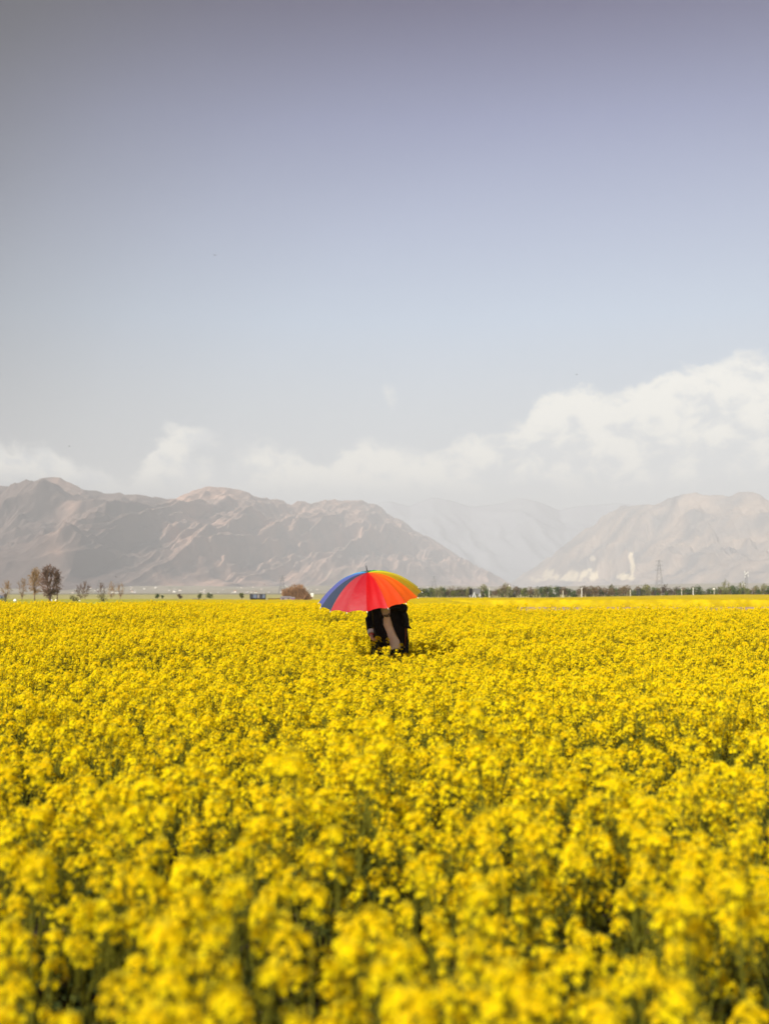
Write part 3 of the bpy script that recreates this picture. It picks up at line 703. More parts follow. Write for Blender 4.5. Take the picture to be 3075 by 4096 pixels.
def massif(name, pts, dr, df, label, m, amp, wl, seed, nx, nt_, slant=0, scars=(), p0=-700, p1=3800, back=.35, tan=None, dfun=None):
    pts = sorted(pts); px = np.linspace(p0, p1, nx); t_ = np.concatenate([np.linspace(0, 1, nt_), np.linspace(1, 1 + back, 8)[1:]])
    py = np.interp(px, [p[0] for p in pts], [p[1] for p in pts])
    T, PXX = np.meshgrid(t_, px, indexing='ij')
    if dfun: dr = np.interp(PXX, [q[0] for q in dfun], [q[1] for q in dfun]); df = dr - dfun[0][2]
    Y = df + (dr - df) * T; X = (PXX - 1537.5) / FPX * dr * (.55 + .45 * Y / dr)
    Hr = np.maximum(0, (HZ - py)[None, :] / FPX * dr)
    prof = np.where(T < 1, T ** 1.15 * .93 + .07 * T, 1 - (T - 1) * 2.2)
    s = X / wl + slant * T; wv = .28 * fbm(X / wl * 1.3 + 7, T * 4 + seed, 3, seed + 3)
    rg = ridged(s + wv, T * .8 + .3 * wv, 4, seed, .55)
    rg3 = ridged(X / (wl * .09) + slant * 4 * T + wv * 3, T * 5, 3, seed + 90, .5)
    rg2 = ridged(X / (wl * .28) + slant * 2 * T + wv * 2, T * 2.2, 4, seed + 50, .5)
    env = np.clip(T * 1.8, 0, 1) * np.clip((1.02 - T) * 2.2, 0, 1) ** .8
    Z = Hr * prof + env * amp * np.clip(Hr / (Hr.max() * .8), .1, 1) * ((rg - .45) * 1.0 + (rg2 - .45) * .32 + (rg3 - .45) * .10)
    Z += (fbm(X / 160, Y / 160, 4, seed + 9) - .5) * amp * .10 * np.clip(T * 3, 0, 1) * np.clip(Hr / 100, 0, 1)
    Z = np.minimum(Z, Hr * Y / dr * .985 + (T >= .97) * Hr * .03 + 2)
    Z = np.where(Hr < 3, -2, Z) - (T < .001) * 3
    me = grid_mesh(name, X, Y, Z, [m]); sp_ = (HZ - (Z - EYE) / Y * FPX); sxp = X / Y * FPX + 1537.5
    sc_ = np.zeros_like(Z)
    for (cx, cy, rx, ry, st_) in scars:
        d = ((sxp - cx) / rx) ** 2 + ((sp_ - cy) / ry) ** 2 + (fbm(X / 45, Y / 90, 5, 77) - .5) * 3.0
        sc_ = np.maximum(sc_, np.clip((1.0 - d) * 1.6, 0, 1) * st_)
    a = me.attributes.new('scar', 'FLOAT', 'POINT'); a.data.foreach_set('value', sc_.ravel().astype(np.float32))
    lit_mask = np.ones_like(Z)
    if tan: lit_mask = np.clip(np.interp(sxp + (fbm(X / 200, Y / 200, 4, 5) - .5) * 160 + (sp_ - 2150) * .12, [q[0] for q in tan], [q[1] for q in tan]), 0, 1)  # cloud shade and sunlit patches painted across the ridge
    a = me.attributes.new('tan', 'FLOAT', 'POINT'); a.data.foreach_set('value', lit_mask.ravel().astype(np.float32))
    o = link(name, me); tag(o, label, None, kind='structure'); return o
m_r1 = rock('dark_rock', (.20, .145, .12), (.13, .11, .095), (.42, .34, .25))
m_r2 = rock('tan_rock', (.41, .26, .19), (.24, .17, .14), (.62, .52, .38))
m_r3 = rock('grey_rock', (.36, .29, .24), (.18, .17, .17), (.85, .72, .50))
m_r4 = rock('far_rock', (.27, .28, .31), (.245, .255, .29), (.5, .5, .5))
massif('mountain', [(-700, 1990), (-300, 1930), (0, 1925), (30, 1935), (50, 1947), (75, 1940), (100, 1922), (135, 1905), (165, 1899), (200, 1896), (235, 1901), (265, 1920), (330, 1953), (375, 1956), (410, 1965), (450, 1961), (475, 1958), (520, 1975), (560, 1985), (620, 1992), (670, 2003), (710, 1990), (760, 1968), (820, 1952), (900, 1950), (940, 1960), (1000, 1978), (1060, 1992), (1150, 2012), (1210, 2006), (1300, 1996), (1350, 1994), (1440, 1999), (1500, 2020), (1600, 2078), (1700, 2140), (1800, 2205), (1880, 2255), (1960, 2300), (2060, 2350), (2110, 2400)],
       6600, 4700, 'long brown and tan mountain ridge from the left edge to behind the umbrella', m_r2, 520, 900, 11, 1100, 230, -1.0, scars=((1390, 2298, 30, 26, .35), (1320, 2300, 26, 14, .3)), p1=2200, tan=[(-700, 0), (150, 0), (190, .35), (240, .45), (290, .1), (480, .05), (520, .3), (560, .1), (650, .3), (700, .95), (1000, 1), (2300, 1)], dfun=[(-700, 4600, 1700), (500, 5000, 1), (1000, 6000, 1), (1500, 7800, 1), (2100, 10000, 1)])  # tan stops paint the left part as cloud shadowed, with a few lit patches
massif('mountain', [(1900, 2400), (1960, 2368), (2030, 2335), (2100, 2290), (2200, 2225), (2280, 2165), (2350, 2110), (2410, 2066), (2480, 2030), (2540, 2012), (2600, 2010), (2640, 2004), (2680, 1985), (2700, 1970), (2740, 1966), (2800, 1975), (2880, 1972), (2930, 1968), (2980, 1960), (3040, 1968), (3075, 1985), (3400, 1960), (3800, 2020)],
       8600, 6300, 'pale rocky mountain on the right with quarry scars', m_r3, 600, 1000, 23, 900, 210, -1.1, dfun=[(1900, 10200, 2500), (2300, 8400, 1), (2700, 7200, 1), (3100, 6500, 1), (3800, 6300, 1)], scars=((2330, 2300, 60, 28, .75), (2270, 2312, 60, 16, .6), (2185, 2300, 40, 26, .55), (2150, 2320, 34, 12, .4), (2526, 2262, 14, 46, .7), (2505, 2308, 36, 16, .7), (2440, 2248, 14, 9, .5), (2370, 2235, 20, 10, .4)), p0=1900)
massif('mountain', [(-700, 2100), (900, 2100), (1200, 2060), (1440, 2025), (1560, 2005), (1640, 2020), (1730, 1985), (1800, 1998), (1880, 2030), (1960, 2022), (2080, 1990), (2150, 2005), (2240, 2040), (2330, 2020), (2450, 2010), (2700, 2040), (3000, 2000), (3800, 2050)],
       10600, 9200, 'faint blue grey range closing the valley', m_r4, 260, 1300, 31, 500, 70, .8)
# low foothill shelf under the ridges
massif('foothills', [(-700, 2338), (0, 2330), (400, 2338), (700, 2342), (1000, 2345), (1300, 2340), (1500, 2345), (1800, 2340), (2100, 2348), (2500, 2338), (2800, 2332), (3100, 2330), (3800, 2330)],
       4200, 2600, 'low sloping village land under the mountains', mat('foothill_land', (.30, .25, .18), .95, .05, col2=(.22, .20, .13), vscale=.01), 22, 300, 41, 500, 40, .3)
# ------------------------------------------------------------------ haze
hz = MB(); hz.box((0, 7900, 464), (41000, 16400, 932)); ho = hz.build('haze', None)
tag(ho, 'pale haze filling the valley air', kind='stuff')
mh = bpy.data.materials.new('haze'); mh.use_nodes = True; t = mh.node_tree; t.nodes.remove(t.nodes['Principled BSDF'])
pv = t.nodes.new('ShaderNodeVolumePrincipled'); pv.inputs['Density'].default_value = HAZE; pv.inputs['Color'].default_value = (.95, .97, 1.0, 1); pv.inputs['Anisotropy'].default_value = -.08
t.links.new(pv.outputs[0], t.nodes['Material Output'].inputs['Volume']); mh.volume_intersection_method = 'FAST' if hasattr(mh, 'volume_intersection_method') else 0
ho.data.materials.clear(); ho.data.materials.append(mh)

# ------------------------------------------------------------------ trees
m_twig2 = mat('dark_brown_twig', (.17, .105, .075), .9, .1)
m_bark = mat('dark_bark', (.11, .07, .05), .9, .1, var=.4, vscale=3); m_twig = mat('brown_twig', (.13, .085, .06), .9, .1); m_tan = mat('tan_twig', (.30, .19, .085), .9, .1)
m_fol = [mat('dark_green_leaves', (.065, .115, .014), .7, .15, trans=.25, var=.5, vscale=1.2), mat('olive_leaves', (.14, .16, .02), .7, .15, trans=.25, var=.4, vscale=1.2),
         mat('brown_twiggy_leaves', (.17, .11, .05), .8, .1, trans=.15, var=.4, vscale=1.2), mat('pale_olive_leaves', (.22, .21, .07), .8, .1, trans=.2, var=.4, vscale=1.2)]
def oval_tree(name, loc, H, Wc, label, mt, mw, seed, n=90, base=.30, r0=.03, group=None, cat='tree', twig=.035):
    """leafless tree: limbs from a forked trunk out to an oval crown of fine twigs"""
    rs = random.Random(seed); tr = MB(); tw = MB(); root = empty(name, loc); tag(root, label, cat, group)
    fork = Vector((rs.uniform(-.03, .03) * H, 0, H * base)); tr.tube([(0, 0, -.1), fork * .55, fork], [H * r0, H * r0 * .8, H * r0 * .65], 7)
    limbs = []
    for k in range(7):
        a = k * 2.4 + rs.uniform(-.4, .4); q = rs.uniform(.25, .9); e = Vector((math.cos(a) * Wc * .5 * q * .7, math.sin(a) * Wc * .5 * q * .7, H * rs.uniform(.58, .92)))
        st_ = fork * rs.uniform(.75, 1); m_ = st_.lerp(e, .5) + Vector((math.cos(a), math.sin(a), -.4)) * Wc * .07
        tr.tube([st_, m_, e], [H * r0 * .45, H * r0 * .28, H * r0 * .1], 5, cap=False); limbs.append((st_, m_, e))
    for k in range(n):
        z = rs.uniform(-1, 1); a = rs.uniform(0, 2 * PI); q = math.sqrt(1 - z * z) * rs.uniform(.55, 1.03); zc = base * .75 + (1 - base * .75) * .5
        e = Vector((math.cos(a) * q * Wc * .5, math.sin(a) * q * Wc * .5, H * (zc + z * (1 - base * .75) * .5)))
        st_, m_, e_ = min(limbs, key=lambda l: (l[1] - e).length + (l[2] - e).length * .6); s_ = m_.lerp(e_, rs.uniform(0, .8)) if e.z > m_.z else st_.lerp(m_, rs.uniform(.3, .9))
        mid = s_.lerp(e, .5) + Vector((rs.uniform(-1, 1), rs.uniform(-1, 1), rs.uniform(-.3, .6))) * Wc * .04
        tw.tube([s_, mid, e], [twig * .8, twig * .6, twig * .3], 3, cap=False)
        for j in range(7):
            p = mid.lerp(e, rs.uniform(-.3, 1)); d = (e - s_).normalized() + Vector((rs.uniform(-.8, .8), rs.uniform(-.8, .8), rs.uniform(-.1, .9)))
            tw.tube([p, p + d.normalized() * Wc * rs.uniform(.05, .13)], [twig * .45, twig * .2], 3, cap=False)
    tr.build('trunk', mt, root, True); tw.build('crown', mw, root); return root
def leafy_meshes(seed, H, Wd, fol, base=.25, n=420, q=.16, tall=1.0):
    rs = random.Random(seed); tr = MB(); cr_ = MB(); top = H
    tr.tube([(0, 0, -.1), (0.02, 0, H * .3), (rs.uniform(-.1, .1), 0, H * .75)], [H * .035, H * .028, H * .012], 6)
    lobes = []
    for k in range(8):
        a = rs.uniform(0, 2 * PI); z = rs.uniform(base, .86); w_ = Wd * .5 * math.sin(PI * min(1, (z - base * .5) / (1.05 - base * .5))) ** .6
        c = Vector((math.cos(a) * w_ * rs.uniform(.2, .75), math.sin(a) * w_ * rs.uniform(.2, .75), z * H)); lobes.append((c, Wd * rs.uniform(.16, .30)))
        tr.tube([(0, 0, H * .3), tuple(c)], [H * .015, H * .004], 4, cap=False)
    for k in range(n):
        c, r = rs.choice(lobes); d = Vector((rs.gauss(0, 1), rs.gauss(0, 1), rs.gauss(0, 1))).normalized(); p = c + d * r * rs.uniform(.35, 1.1) ** .7
        p.z = max(p.z, H * base * .5)
        u = Vector((rs.gauss(0, 1), rs.gauss(0, 1), rs.gauss(0, 1))).normalized(); v = u.orthogonal().normalized(); s = q * rs.uniform(.5, 1.2)
        cr_.add([p - u * s, p - v * s * .6, p + u * s, p + v * s * .6], [(0, 1, 2, 3)])
    return tr.mesh('trunk', [m_bark]), cr_.mesh('crown', [fol])
def leafy(name, loc, meshes, label, cat='tree', group=None, rz=0, s=1, sz=1):
    r = empty(name, loc, rz); r.scale = (s, s, s * sz); tag(r, label, cat, group); link('trunk', meshes[0], r); link('crown', meshes[1], r); return r
def gpt(px, d, z=0.0):
    p = wp(px, 2300, d); return Vector((p.x, d, z))
def hgt(py, d): return EYE + (HZ - py) / FPX * d
# leafless group on the left
oval_tree('leafless_tree', gpt(202, 148), hgt(2260, 148), 3.3, 'tall dark leafless tree, darkest on the far left', m_bark, m_twig2, 5, 260, .22, .042, twig=.05)
oval_tree('leafless_tree', gpt(143, 156), hgt(2270, 156), 2.3, 'tan leafless tree just left of the darkest one', m_twig, m_tan, 8, 170, .36, .018, twig=.035)
oval_tree('leafless_tree', gpt(232, 152), hgt(2290, 152), 1.3, 'slim leafless tree just right of the darkest one', m_bark, m_twig, 12, 60, .45, .022, twig=.035)
for k, (px, py, lb) in enumerate([(28, 2318, 'faint leafless tree near the left edge'), (92, 2312, 'faint thin leafless tree left of the tan one'), (325, 2330, 'twiggy pinkish brown tree right of the dark tree'),
                                  (345, 2322, 'second twiggy brown tree right of the dark tree'), (408, 2330, 'small twiggy tree with green foot left of the faint pylon'), (448, 2325, 'pale leafless tree left of the round green bush'), (482, 2328, 'pale thin leafless tree nearest the small green bush')]):
    d = 190 + 9 * k; oval_tree('leafless_tree', gpt(px, d), hgt(py, d), 2.3, lb, m_twig, m_tan if k in (0, 1, 5, 6) else m_twig, 40 + k, 60, .2, .016, twig=.03, group='faint leafless trees on the left')
fm = leafy_meshes(90, 1.0, 1.5, m_fol[3], .0, 260, .10)
leafy('bush', gpt(300, 170), fm, 'low yellow green bush at the foot of the twiggy brown trees', 'bush', s=1.1)
leafy('bush', gpt(412, 172), fm, 'yellow green bush under the small twiggy tree', 'bush', rz=1, s=1.3)
leafy('bush', gpt(20, 168), fm, 'low olive bush at the left edge', 'bush', rz=2, s=.9)
# big brown bush left of the umbrella
rs = random.Random(3)
r = empty('brown_bush', gpt(1186, 245)); tag(r, 'wide brown leafless bush just left of the umbrella', 'bush'); stm = MB(); crn = MB()
for k in range(900):
    x = rs.uniform(-3.2, 3.3); top = (3.35 if x > -1.0 else 2.2 + (x + 3.2) * .35) * (1 - max(0, (x - 1.1) / 2.3) ** 1.3 * .95); top = max(.5, top) * rs.uniform(.55, 1.06)
    y = rs.uniform(-1, 1); p0 = Vector((x * .6, y * .6, 0)); p1 = Vector((x * .9, y, top * .6)); p2 = Vector((x + rs.uniform(-.2, .2), y, top)); 
    (stm if k < 40 else crn).tube([p0, p1, p2], [.05 if k < 40 else .028, .03, .012], 3, cap=False)
    for j in range(3):
        q = p1.lerp(p2, rs.uniform(0, .9)); crn.tube([q, q + Vector((rs.uniform(-.35, .35), rs.uniform(-.3, .3), rs.uniform(.1, .4)))], [.018, .008], 3, cap=False)
m_bb = mat('rusty_twigs', (.36, .20, .10), .9, .1, var=.45, vscale=.8)
stm.build('trunk', m_bark, r); crn.build('crown', m_bb, r)
# small isolated trees on the left field
for k, (px, y0, wpx, f, lb) in enumerate([(632, 2373, 22, 0, 'dark green bushy tree, first of the small field trees'), (652, 2380, 12, 0, 'tiny dark green tree beside the first bushy one'), (722, 2374, 20, 2, 'small brown tree between two green ones'),
                                      (799, 2373, 26, 1, 'small olive brown tree above the dark hut'), (841, 2371, 34, 0, 'broad green brown tree right of the dark hut'), (968, 2366, 26, 1, 'small round green tree standing alone left of the container')]):
    d = 300 if k != 5 else 270; H = hgt(y0, d); m2 = leafy_meshes(200 + k, H, wpx / FPX * d, m_fol[f], .22 if k != 5 else .35, 460, .11)
    leafy('small_tree', gpt(px, d), m2, lb)
# row of trees along the right horizon
VARS = [leafy_meshes(300 + k, 3.0, 2.5 + .5 * (k % 3), m_fol[[0, 1, 2, 0, 3, 2, 1, 0][k]], .12, 420, .17) for k in range(8)]
kind_l = ['dark green', 'olive', 'twiggy brown', 'dark green', 'pale olive', 'twiggy brown', 'olive', 'dark green']
rs = random.Random(17); px = 1672; k = 0; cnt = {}
marks = [(1672, 1860, 'between the umbrella and the hoarding'), (1860, 1960, 'behind the tall hoarding'), (1960, 2240, 'right of the hoarding, before the slim lamp'), (2240, 2340, 'beside the tall white pole right of the middle'), (2340, 2530, 'left of the two dark posts'), (2530, 2620, 'beside the two dark posts'),
         (2620, 2700, 'at the foot of the lattice pylon'), (2700, 2860, 'near the white pole right of the pylon'), (2860, 2960, 'between the fuzzy tree and the water tower'), (2960, 3300, 'at the right edge below the mast')]
while px < 3140:
    v = rs.choice([0, 1, 2, 3, 4, 5, 6, 7]); 
    if 2700 < px < 2900: v = rs.choice([0, 0, 1, 3, 2, 7])
    if 2230 < px < 2420: v = rs.choice([0, 2, 2, 5, 3])
    d = rs.uniform(362, 395); y0 = rs.uniform(2342, 2358) - (8 if rs.random() < .15 else 0) + (6 if px < 2000 else 0); H = hgt(y0, d)
    lm = [m_[2] for m_ in marks if m_[0] <= px < m_[1]]; lb = f'{kind_l[v]} tree in the far row, ' + (lm[0] if lm else 'at the right edge')
    leafy('row_tree', gpt(px, d), VARS[v], lb, group='trees in the far row on the right', rz=rs.uniform(0, 6), s=H / 3.0 * rs.uniform(.9, 1.05))
    px += rs.uniform(7, 13)
for k in range(16):
    px = 1670 + k * 12.5; leafy('row_tree', gpt(px, 400 + 5 * (k % 3)), VARS[[1, 4, 6, 3][k % 4]], f'{kind_l[[1, 4, 6, 3][k % 4]]} tree in the hazier second row right of the umbrella', group='trees in the second far row', rz=k, s=hgt(2360, 400) / 3.0)
for px, y0, w_, lb in [(2022, 2330, .30, 'tall pale poplar like tree behind the row, right of the hoarding'), (2900, 2318, .36, 'tall fuzzy pale tree behind the row near the right'), (2966, 2322, .30, 'pale leafless tree behind the water tower'), (1770, 2352, .3, 'small hazy tree right of the umbrella'), (2375, 2346, .3, 'brown leafless tree right of the tall white pole')]:
    d = 430; oval_tree('pale_tree', gpt(px, d), hgt(y0, d), w_ * 11, lb, m_twig, m_fol[3], int(px), 70, .2, .02, twig=.06)
# ------------------------------------------------------------------ built things
m_lat = mat('galvanised_steel', (.16, .155, .16), .6, .4); m_pw = mat('white_paint', (.80, .79, .76), .6, .3); m_dk = mat('dark_panel', (.025, .027, .04), .6, .3)
m_bl = mat('blue_grey_panel', (.11, .13, .18), .6, .3); m_cl = mat('cream_wall', (.72, .68, .58), .9, .1); m_pk = mat('mauve_wall', (.27, .21, .205), .9, .1); m_rf = mat('tin_roof', (.2, .18, .18), .5, .4); m_bw = mat('brown_wall', (.16, .10, .03), .9, .1)
m_rf2 = mat('rust_roof', (.30, .12, .07), .8, .2)
def pylon(px, py, d, label, wbase, arms=3, m=m_lat, r=.09):
    H = hgt(py, d); root = empty('pylon', gpt(px, d)); tag(root, label, 'pylon'); b_ = MB(); 
    def wd(t_): return wbase * (1 - t_) ** 1.0 * .5 + wbase * .055
    n = 9
    for sx_, sy_ in ((-1, -1), (1, -1), (1, 1), (-1, 1)):
        b_.tube([(sx_ * wd(i / n), sy_ * wd(i / n), H * i / n) for i in range(n + 1)], r, 4)
    for i in range(n):
        t0, t1 = i / n, (i + 1) / n
        for (ax_, ay), (bx, by) in (((-1, -1), (1, -1)), ((1, -1), (1, 1)), ((1, 1), (-1, 1)), ((-1, 1), (-1, -1))):
            b_.tube([(ax_ * wd(t0), ay * wd(t0), H * t0), (bx * wd(t1), by * wd(t1), H * t1)], r * .55, 3); b_.tube([(bx * wd(t0), by * wd(t0), H * t0), (ax_ * wd(t1), ay * wd(t1), H * t1)], r * .55, 3)
    b_.build('lattice_frame', m, root)
    for k in range(arms):
        z = H * (.97 - .13 * k); a_ = MB(); L_ = wbase * (.42 + .05 * k)
        a_.tube([(-L_, 0, z), (0, 0, z + H * .015), (L_, 0, z)], r * .8, 4); a_.tube([(-L_, 0, z), (0, 0, z - H * .02), (L_, 0, z)], r * .7, 4)
        for s_ in (-1, 1): a_.tube([(s_ * L_, 0, z), (s_ * L_, 0, z - H * .035)], r * 1.1, 4)
        a_.build('cross_arm', m, root)
pylon(2635, 2240, 900, 'tall lattice pylon rising behind the tree row on the right', 6.0, 3, r=.085)
pylon(1129, 2302, 1300, 'faint lattice pylon left of the brown bush', 7.5, 3, r=.17)
pylon(1735, 2304, 1400, 'faint lattice pylon right of the umbrella', 7.5, 3, r=.12)
pylon(397, 2320, 1500, 'faint lattice pylon right of the dark leafless tree', 8, 3, r=.14)
# telecom mast and water tower
d = 560; r = empty('telecom_mast', gpt(2983, d)); tag(r, 'slim telecom mast with white antennas near the right edge', 'mast'); H = hgt(2284, d); mb = MB()
for s_ in ((-.5, 0), (.5, 0), (0, .5)): mb.tube([(s_[0] * (1.3 if i == 0 else 1), s_[1], H * i) for i in (0, 1)], .07, 4)
for i in range(12):
    z = H * i / 12; mb.tube([(-.5, 0, z), (.5, 0, z + H / 12)], .04, 3); mb.tube([(.5, 0, z), (-.5, 0, z + H / 12)], .04, 3)
mb.build('lattice_frame', m_lat, r)
for k, (dx, z) in enumerate(((-.75, .96), (.65, .95), (-.6, .86), (.75, .80), (-.8, .76), (0, .9))):
    mb = MB(); mb.box((dx, -.3, H * z), (.26, .2, .8)); mb.build('antenna', m_pw, r)
r = empty('water_tower', gpt(2971, 540)); tag(r, 'small white water tower beside the telecom mast', 'water tower'); H = hgt(2327, 540)
mb = MB(); mb.tube([(0, 0, 0), (0, 0, H * .72)], [.45, .38], 10); mb.build('column', m_pw, r); mb = MB(); mb.tube([(0, 0, H * .70), (0, 0, H * .74), (0, 0, H * .83), (0, 0, H * .87)], [.4, .8, .8, .35], 12); mb.build('tank', m_pw, r); mb = MB(); mb.tube([(0, 0, H * .865), (0, 0, H)], [.26, .22], 8); mb.build('cap', m_pw, r)
# poles
for px, y0, y1, w_, m_, lb in [(1955, 2352, 2392, .10, m_cl, 'thin pale pole right of the hoarding'), (2249, 2362, 2390, .09, m_cl, 'short pale pole left of the tall white one'), (2324, 2352, 2392, .11, m_pw, 'bright white pole before the row, right of the middle'), (2518, 2360, 2384, .09, m_cl, 'thin pale pole left of the two dark posts'),
                           (2547, 2354, 2384, .17, m_dk, 'left one of the two dark posts'), (2556, 2354, 2384, .17, m_dk, 'right one of the two dark posts'), (2769, 2350, 2383, .11, m_pw, 'bright white pole right of the lattice pylon'), (2617, 2362, 2383, .15, m_dk, 'short dark post left of the lattice pylon'), (2723, 2356, 2380, .08, m_cl, 'thin leaning pole right of the lattice pylon')]:
    d = 345; H = hgt(y0, d); r = empty('pole', gpt(px, d)); tag(r, lb, 'pole', 'poles along the far tree row'); mb = MB(); mb.tube([(0, 0, 0), (.02, 0, H * .5), (.05, 0, H)], [w_, w_ * .9, w_ * .75], 8); mb.build('shaft', m_, r)
    mb = MB(); mb.box((.05, 0, H * .94), (w_ * 5, .06, .06)); mb.build('crossbar', m_, r)
r = empty('street_lamp', gpt(2853, 350)); tag(r, 'pale lamp post with a wide head near the right', 'street lamp'); H = hgt(2356, 350); mb = MB(); mb.tube([(0, 0, 0), (0, 0, H)], [.07, .05], 6); mb.build('shaft', m_cl, r); mb = MB(); mb.ell((0, 0, H), (.35, .25, .22), 10, 6); mb.build('lamp_head', m_pw, r)
for px, y0, d, lb in [(2036, 2340, 620, 'white minaret like tower above the row right of the hoarding'), (2216, 2346, 640, 'slim white tower above the row left of the tall white pole')]:
    r = empty('white_tower', gpt(px, d)); tag(r, lb, 'tower'); H = hgt(y0, d); mb = MB(); mb.tube([(0, 0, 0), (0, 0, H * .85)], [.7, .5], 8); mb.build('column', m_pw, r); mb = MB(); mb.tube([(0, 0, H * .84), (0, 0, H * .87), (0, 0, H * .92), (0, 0, H)], [.5, 1.0, .8, .1], 8); mb.build('cap', m_pw, r)
# hoarding with two panels
d = 335; r = empty('hoarding', gpt(1899, d)); tag(r, 'tall dark and blue grey double hoarding standing before the tree row', 'billboard'); u = d / FPX
zt, zb = hgt(2354, d), hgt(2379, d)
def slab(nm, x0, x1, z0, z1, y, m_, th=.15): mb = MB(); mb.box(((x0 + x1) / 2, y, (z0 + z1) / 2), (x1 - x0, th, z1 - z0)); return mb.build(nm, m_, r)
slab('dark_panel', -23 * u, -11 * u, .55, zt, -.3, mat('black_sheet', (.006, .005, .008), .9, .05)); slab('grey_panel', -9.0 * u, 21 * u, zb + .15, zt, 0, mat('grey_sheet', (.14, .14, .145), .8, .1)); slab('white_edge', -10.6 * u, -9.2 * u, .7, zt, -.1, m_cl)
mb = MB()
for q, h_ in ((-4.5, .52), (17, .42)): mb.add([((q - 6.5) * u, -.22, .5), ((q + 7) * u, -.22, .5), (q * u, -.22, h_ * zt + .3), ((q - 6.5) * u, -.16, .5), ((q + 7) * u, -.16, .5), (q * u, -.16, h_ * zt + .3)], [(0, 1, 2), (5, 4, 3), (0, 3, 4, 1), (1, 4, 5, 2), (2, 5, 3, 0)])
mb.build('gusset_panel', mat('pale_sheet', (.30, .29, .29), .8, .1), r)
mb = MB(); 
for a, b_ in (((-10, 0), (-4, .62)), ((-4, .62), (2, 0)), ((2, 0), (2, .3)), ((20, 0), (20, .5))): mb.tube([(a[0] * u, -.25, a[1] * zt), (b_[0] * u, -.25, b_[1] * zt)], .07, 4)
mb.tube([(-21 * u, -.4, 0), (-21 * u, -.4, zb)], .07, 4); mb.tube([(-12 * u, -.4, 0), (-12 * u, -.4, zb)], .07, 4); mb.build('support_frame', m_pw, r)
# striped container left of the umbrella
d = 262; r = empty('container', gpt(1031, d)); tag(r, 'dark container with grey and black panels in the yellow field', 'container'); u = d / FPX; zt = hgt(2376, d); zb = 0
slab('body', -31 * u, 31 * u, .25, zt, .7, m_dk, 1.3)
for a, b_, m_ in ((-28, -18, m_dk), (-17, -3, m_bl), (0, 8, m_rf), (20, 30, m_bl)): slab('door_panel', a * u, b_ * u, .35, zt - .08, -.02, m_, .06)
slab('roof', -32 * u, 32 * u, zt, zt + .07, .7, m_rf, 1.45); slab('skid', -30 * u, 30 * u, 0, .25, .7, m_bw, .6)
d = 200; r = empty('dark_hut', gpt(785, d)); tag(r, 'small dark hut with a blue grey door in the left field', 'hut'); u = d / FPX; zt = hgt(2396, d); slab('wall', -13 * u, 14 * u, 0, zt, .4, m_dk, .8); slab('roof', -14 * u, 15 * u, zt, zt + .05, .4, m_rf, .95); slab('door', -4 * u, 6 * u, .05, zt - .07, -.03, m_bl, .05)
r = empty('crate', gpt(822, 205)); tag(r, 'tiny dark crate just right of the dark hut', 'crate'); slab('box', -.25, .25, 0, .42, 0, m_dk, .4); slab('lid', -.27, .27, .42, .47, 0, m_bw, .44)
d = 240; r = empty('brown_wall', gpt(1097, d)); tag(r, 'long low brown wall between the container and the brown bush', 'wall'); u = d / FPX; slab('wall', -25 * u, 25 * u, 0, hgt(2393, d), 0, m_bw, .3); slab('coping', -26 * u, 26 * u, hgt(2393, d), hgt(2393, d) + .06, 0, mat('moss', (.30, .27, .05), .9, .1), .4)
def house(px, y0, wpx, d, label, wall, roof, group=None, win=False):
    r = empty('house', gpt(px, d)); tag(r, label, 'house', group); u = d / FPX; w_ = wpx * u; H = max(hgt(y0, d), .7); hw = H * .68; mb = MB()
    mb.box((0, 0, hw / 2), (w_, w_ * .8, hw)); mb.build('wall', wall, r); mb = MB(); o_ = w_ * .54; q = w_ * .44
    mb.add([(-o_, -q, hw), (o_, -q, hw), (o_, q, hw), (-o_, q, hw), (-o_ * .9, 0, H), (o_ * .9, 0, H)], [(0, 1, 5, 4), (2, 3, 4, 5), (1, 2, 5), (3, 0, 4), (3, 2, 1, 0)]); mb.build('roof', roof, r)
    if win:
        for s_ in (-.25, .25): mb = MB(); mb.box((w_ * s_, -w_ * .4 - .02, hw * .55), (w_ * .16, .06, hw * .35)); mb.build('window', m_dk, r)
    return r
house(1145, 2385, 42, 238, 'low mauve shed in front of the brown bush', m_pk, m_rf, win=True); house(1172, 2390, 16, 237, 'small purple box shed beside the low mauve one', mat('purple_wall', (.20, .11, .17), .9, .1), m_rf)
house(6, 2370, 36, 240, 'blue grey house cut by the left edge', m_bl, m_rf, win=True); house(1249, 2373, 11, 420, 'small cream house left of the umbrella', m_cl, m_cl)
# villages at the foot of the mountains
rs = random.Random(55); VB = [(260, 700, 2352, 34, 'pale village house under the dark left ridge'), (700, 1290, 2352, 34, 'pale village house behind the small field trees'), (1700, 2120, 2345, 14, 'pale village house beyond the tree row right of the umbrella'), (2120, 2500, 2340, 30, 'pale house below the quarry scars'), (2500, 3080, 2338, 30, 'pale house under the right hand mountain')]
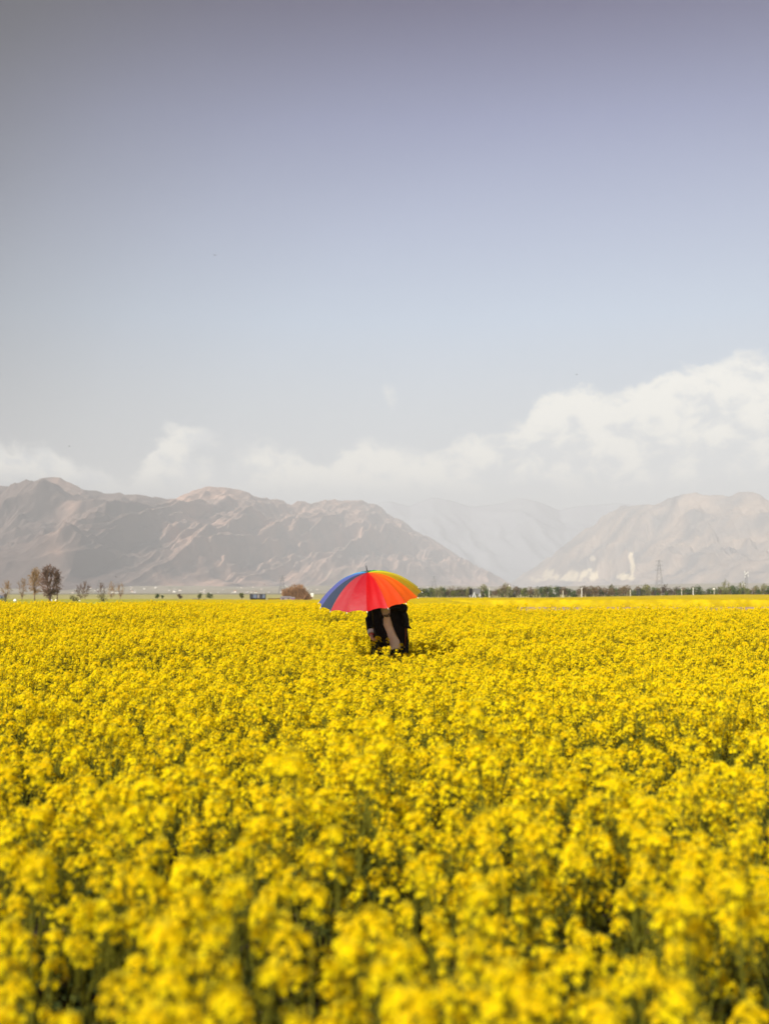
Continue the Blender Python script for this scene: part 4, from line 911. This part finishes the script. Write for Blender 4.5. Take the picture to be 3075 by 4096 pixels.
# window-less shells: each is two or three pixels in the photograph
def house_mesh(k):
    a = MB(); a.box((0, 0, .34), (1, .8, .68)); b_ = MB(); b_.add([(-.54, -.44, .68), (.54, -.44, .68), (.54, .44, .68), (-.54, .44, .68), (-.48, 0, 1), (.48, 0, 1)], [(0, 1, 5, 4), (2, 3, 4, 5), (1, 2, 5), (3, 0, 4), (3, 2, 1, 0)])
    return a.mesh('wall', [[m_cl, m_cl, m_pk][k]]), b_.mesh('roof', [[m_rf, m_rf2, m_pw][k]])
hm = [house_mesh(k) for k in range(3)]
for (a, b_, yc, n, lb) in VB:
    for i in range(n):
        px = rs.uniform(a, b_); d = rs.uniform(2300, 3900); s = rs.uniform(2.6, 5.2) * rs.choice([1, 1, 1.5]); k = rs.choice([0, 0, 1, 2]); r = empty('village_house', gpt(px, d), rs.uniform(-.6, .6), scale=1); r.scale = (s, s * .8, s * rs.uniform(.5, .8)); r.location.z = max(0, 30 * ((d - 2600) / 1600) ** 1.1 * 1.0) if d > 2600 else 0
        tag(r, lb, 'house', 'village houses at the foot of the mountains'); link('wall', hm[k][0], r); link('roof', hm[k][1], r)
# white painted stones along the track left
for px, s, lb in [(20, 12, 'white roadside stone nearest the left edge'), (64, 14, 'brightest white roadside stone left of the bare trees'), (207, 14, 'white roadside stone beside the dark trunk'), (228, 13, 'white roadside stone right of the dark trunk'), (321, 10, 'small white roadside stone under the twiggy brown trees')]:
    d = 178; mb = MB(); w_ = s * d / FPX; mb.ell((0, 0, w_ * .55), (w_ * .5, w_ * .4, w_ * .6), 10, 7); o = mb.build('roadside_stone', m_pw, None, True); o.location = gpt(px, d, .0 + hgt(2410, d) ); tag(o, lb, 'stone', 'white stones along the far track'); o.location.z = 0; o.scale = (1, 1, 1)
# birds
m_bird = mat('dark_feathers', (.03, .03, .035), .8, .1)
def bird(px, py, d, bank, rz, label, span=.62):
    b_ = MB(); b_.ell((0, 0, 0), (.045, .15, .045), 8, 6, Matrix.Rotation(PI / 2, 3, 'X') @ Matrix.Rotation(0, 3, 'X')); b_.tube([(0, -.12, .01), (0, -.19, .02), (0, -.215, .01)], [.03, .026, .006], 6)
    b_.add([(-.03, .12, 0), (.03, .12, 0), (.06, .26, .0), (-.06, .26, 0), (-.03, .12, -.01), (.03, .12, -.01), (.06, .26, -.008), (-.06, .26, -.008)], [(0, 1, 2, 3), (7, 6, 5, 4), (2, 6, 7, 3), (1, 5, 6, 2), (0, 3, 7, 4)])
    for s_ in (-1, 1):
        h = span / 2; P_ = [(s_ * .02, -.07, .02), (s_ * h * .5, -.10, .11), (s_ * h, .0, .06), (s_ * h * .55, .07, .09), (s_ * .02, .09, .02)]
        b_.add([*P_, *[(p[0], p[1], p[2] - .012) for p in P_]], [(0, 1, 2, 3, 4), (9, 8, 7, 6, 5), (0, 5, 6, 1), (1, 6, 7, 2), (2, 7, 8, 3), (3, 8, 9, 4)])
    o = b_.build('bird', m_bird); o.location = wp(px, py, d); o.rotation_euler = (.5, bank, rz); tag(o, label, 'bird', 'birds in flight')
bird(859, 1021, 230, .1, .5, 'dark bird high in the sky on the left', 1.5); bird(278, 1785, 300, .5, 1.2, 'small grey bird above the left ridge'); bird(2305, 1498, 330, -.7, .9, 'small dark bird left of the tall cloud'); bird(567, 1470, 600, .3, .3, 'faint tiny bird between the high bird and the left ridge')
bird(464, 2308, 300, .2, 1, 'dark bird before the left mountain foot'); bird(1058, 2338, 330, .9, .5, 'tiny bird above the container'); bird(2166, 2348, 330, -.6, .4, 'bird just above the tree row right of the hoarding')
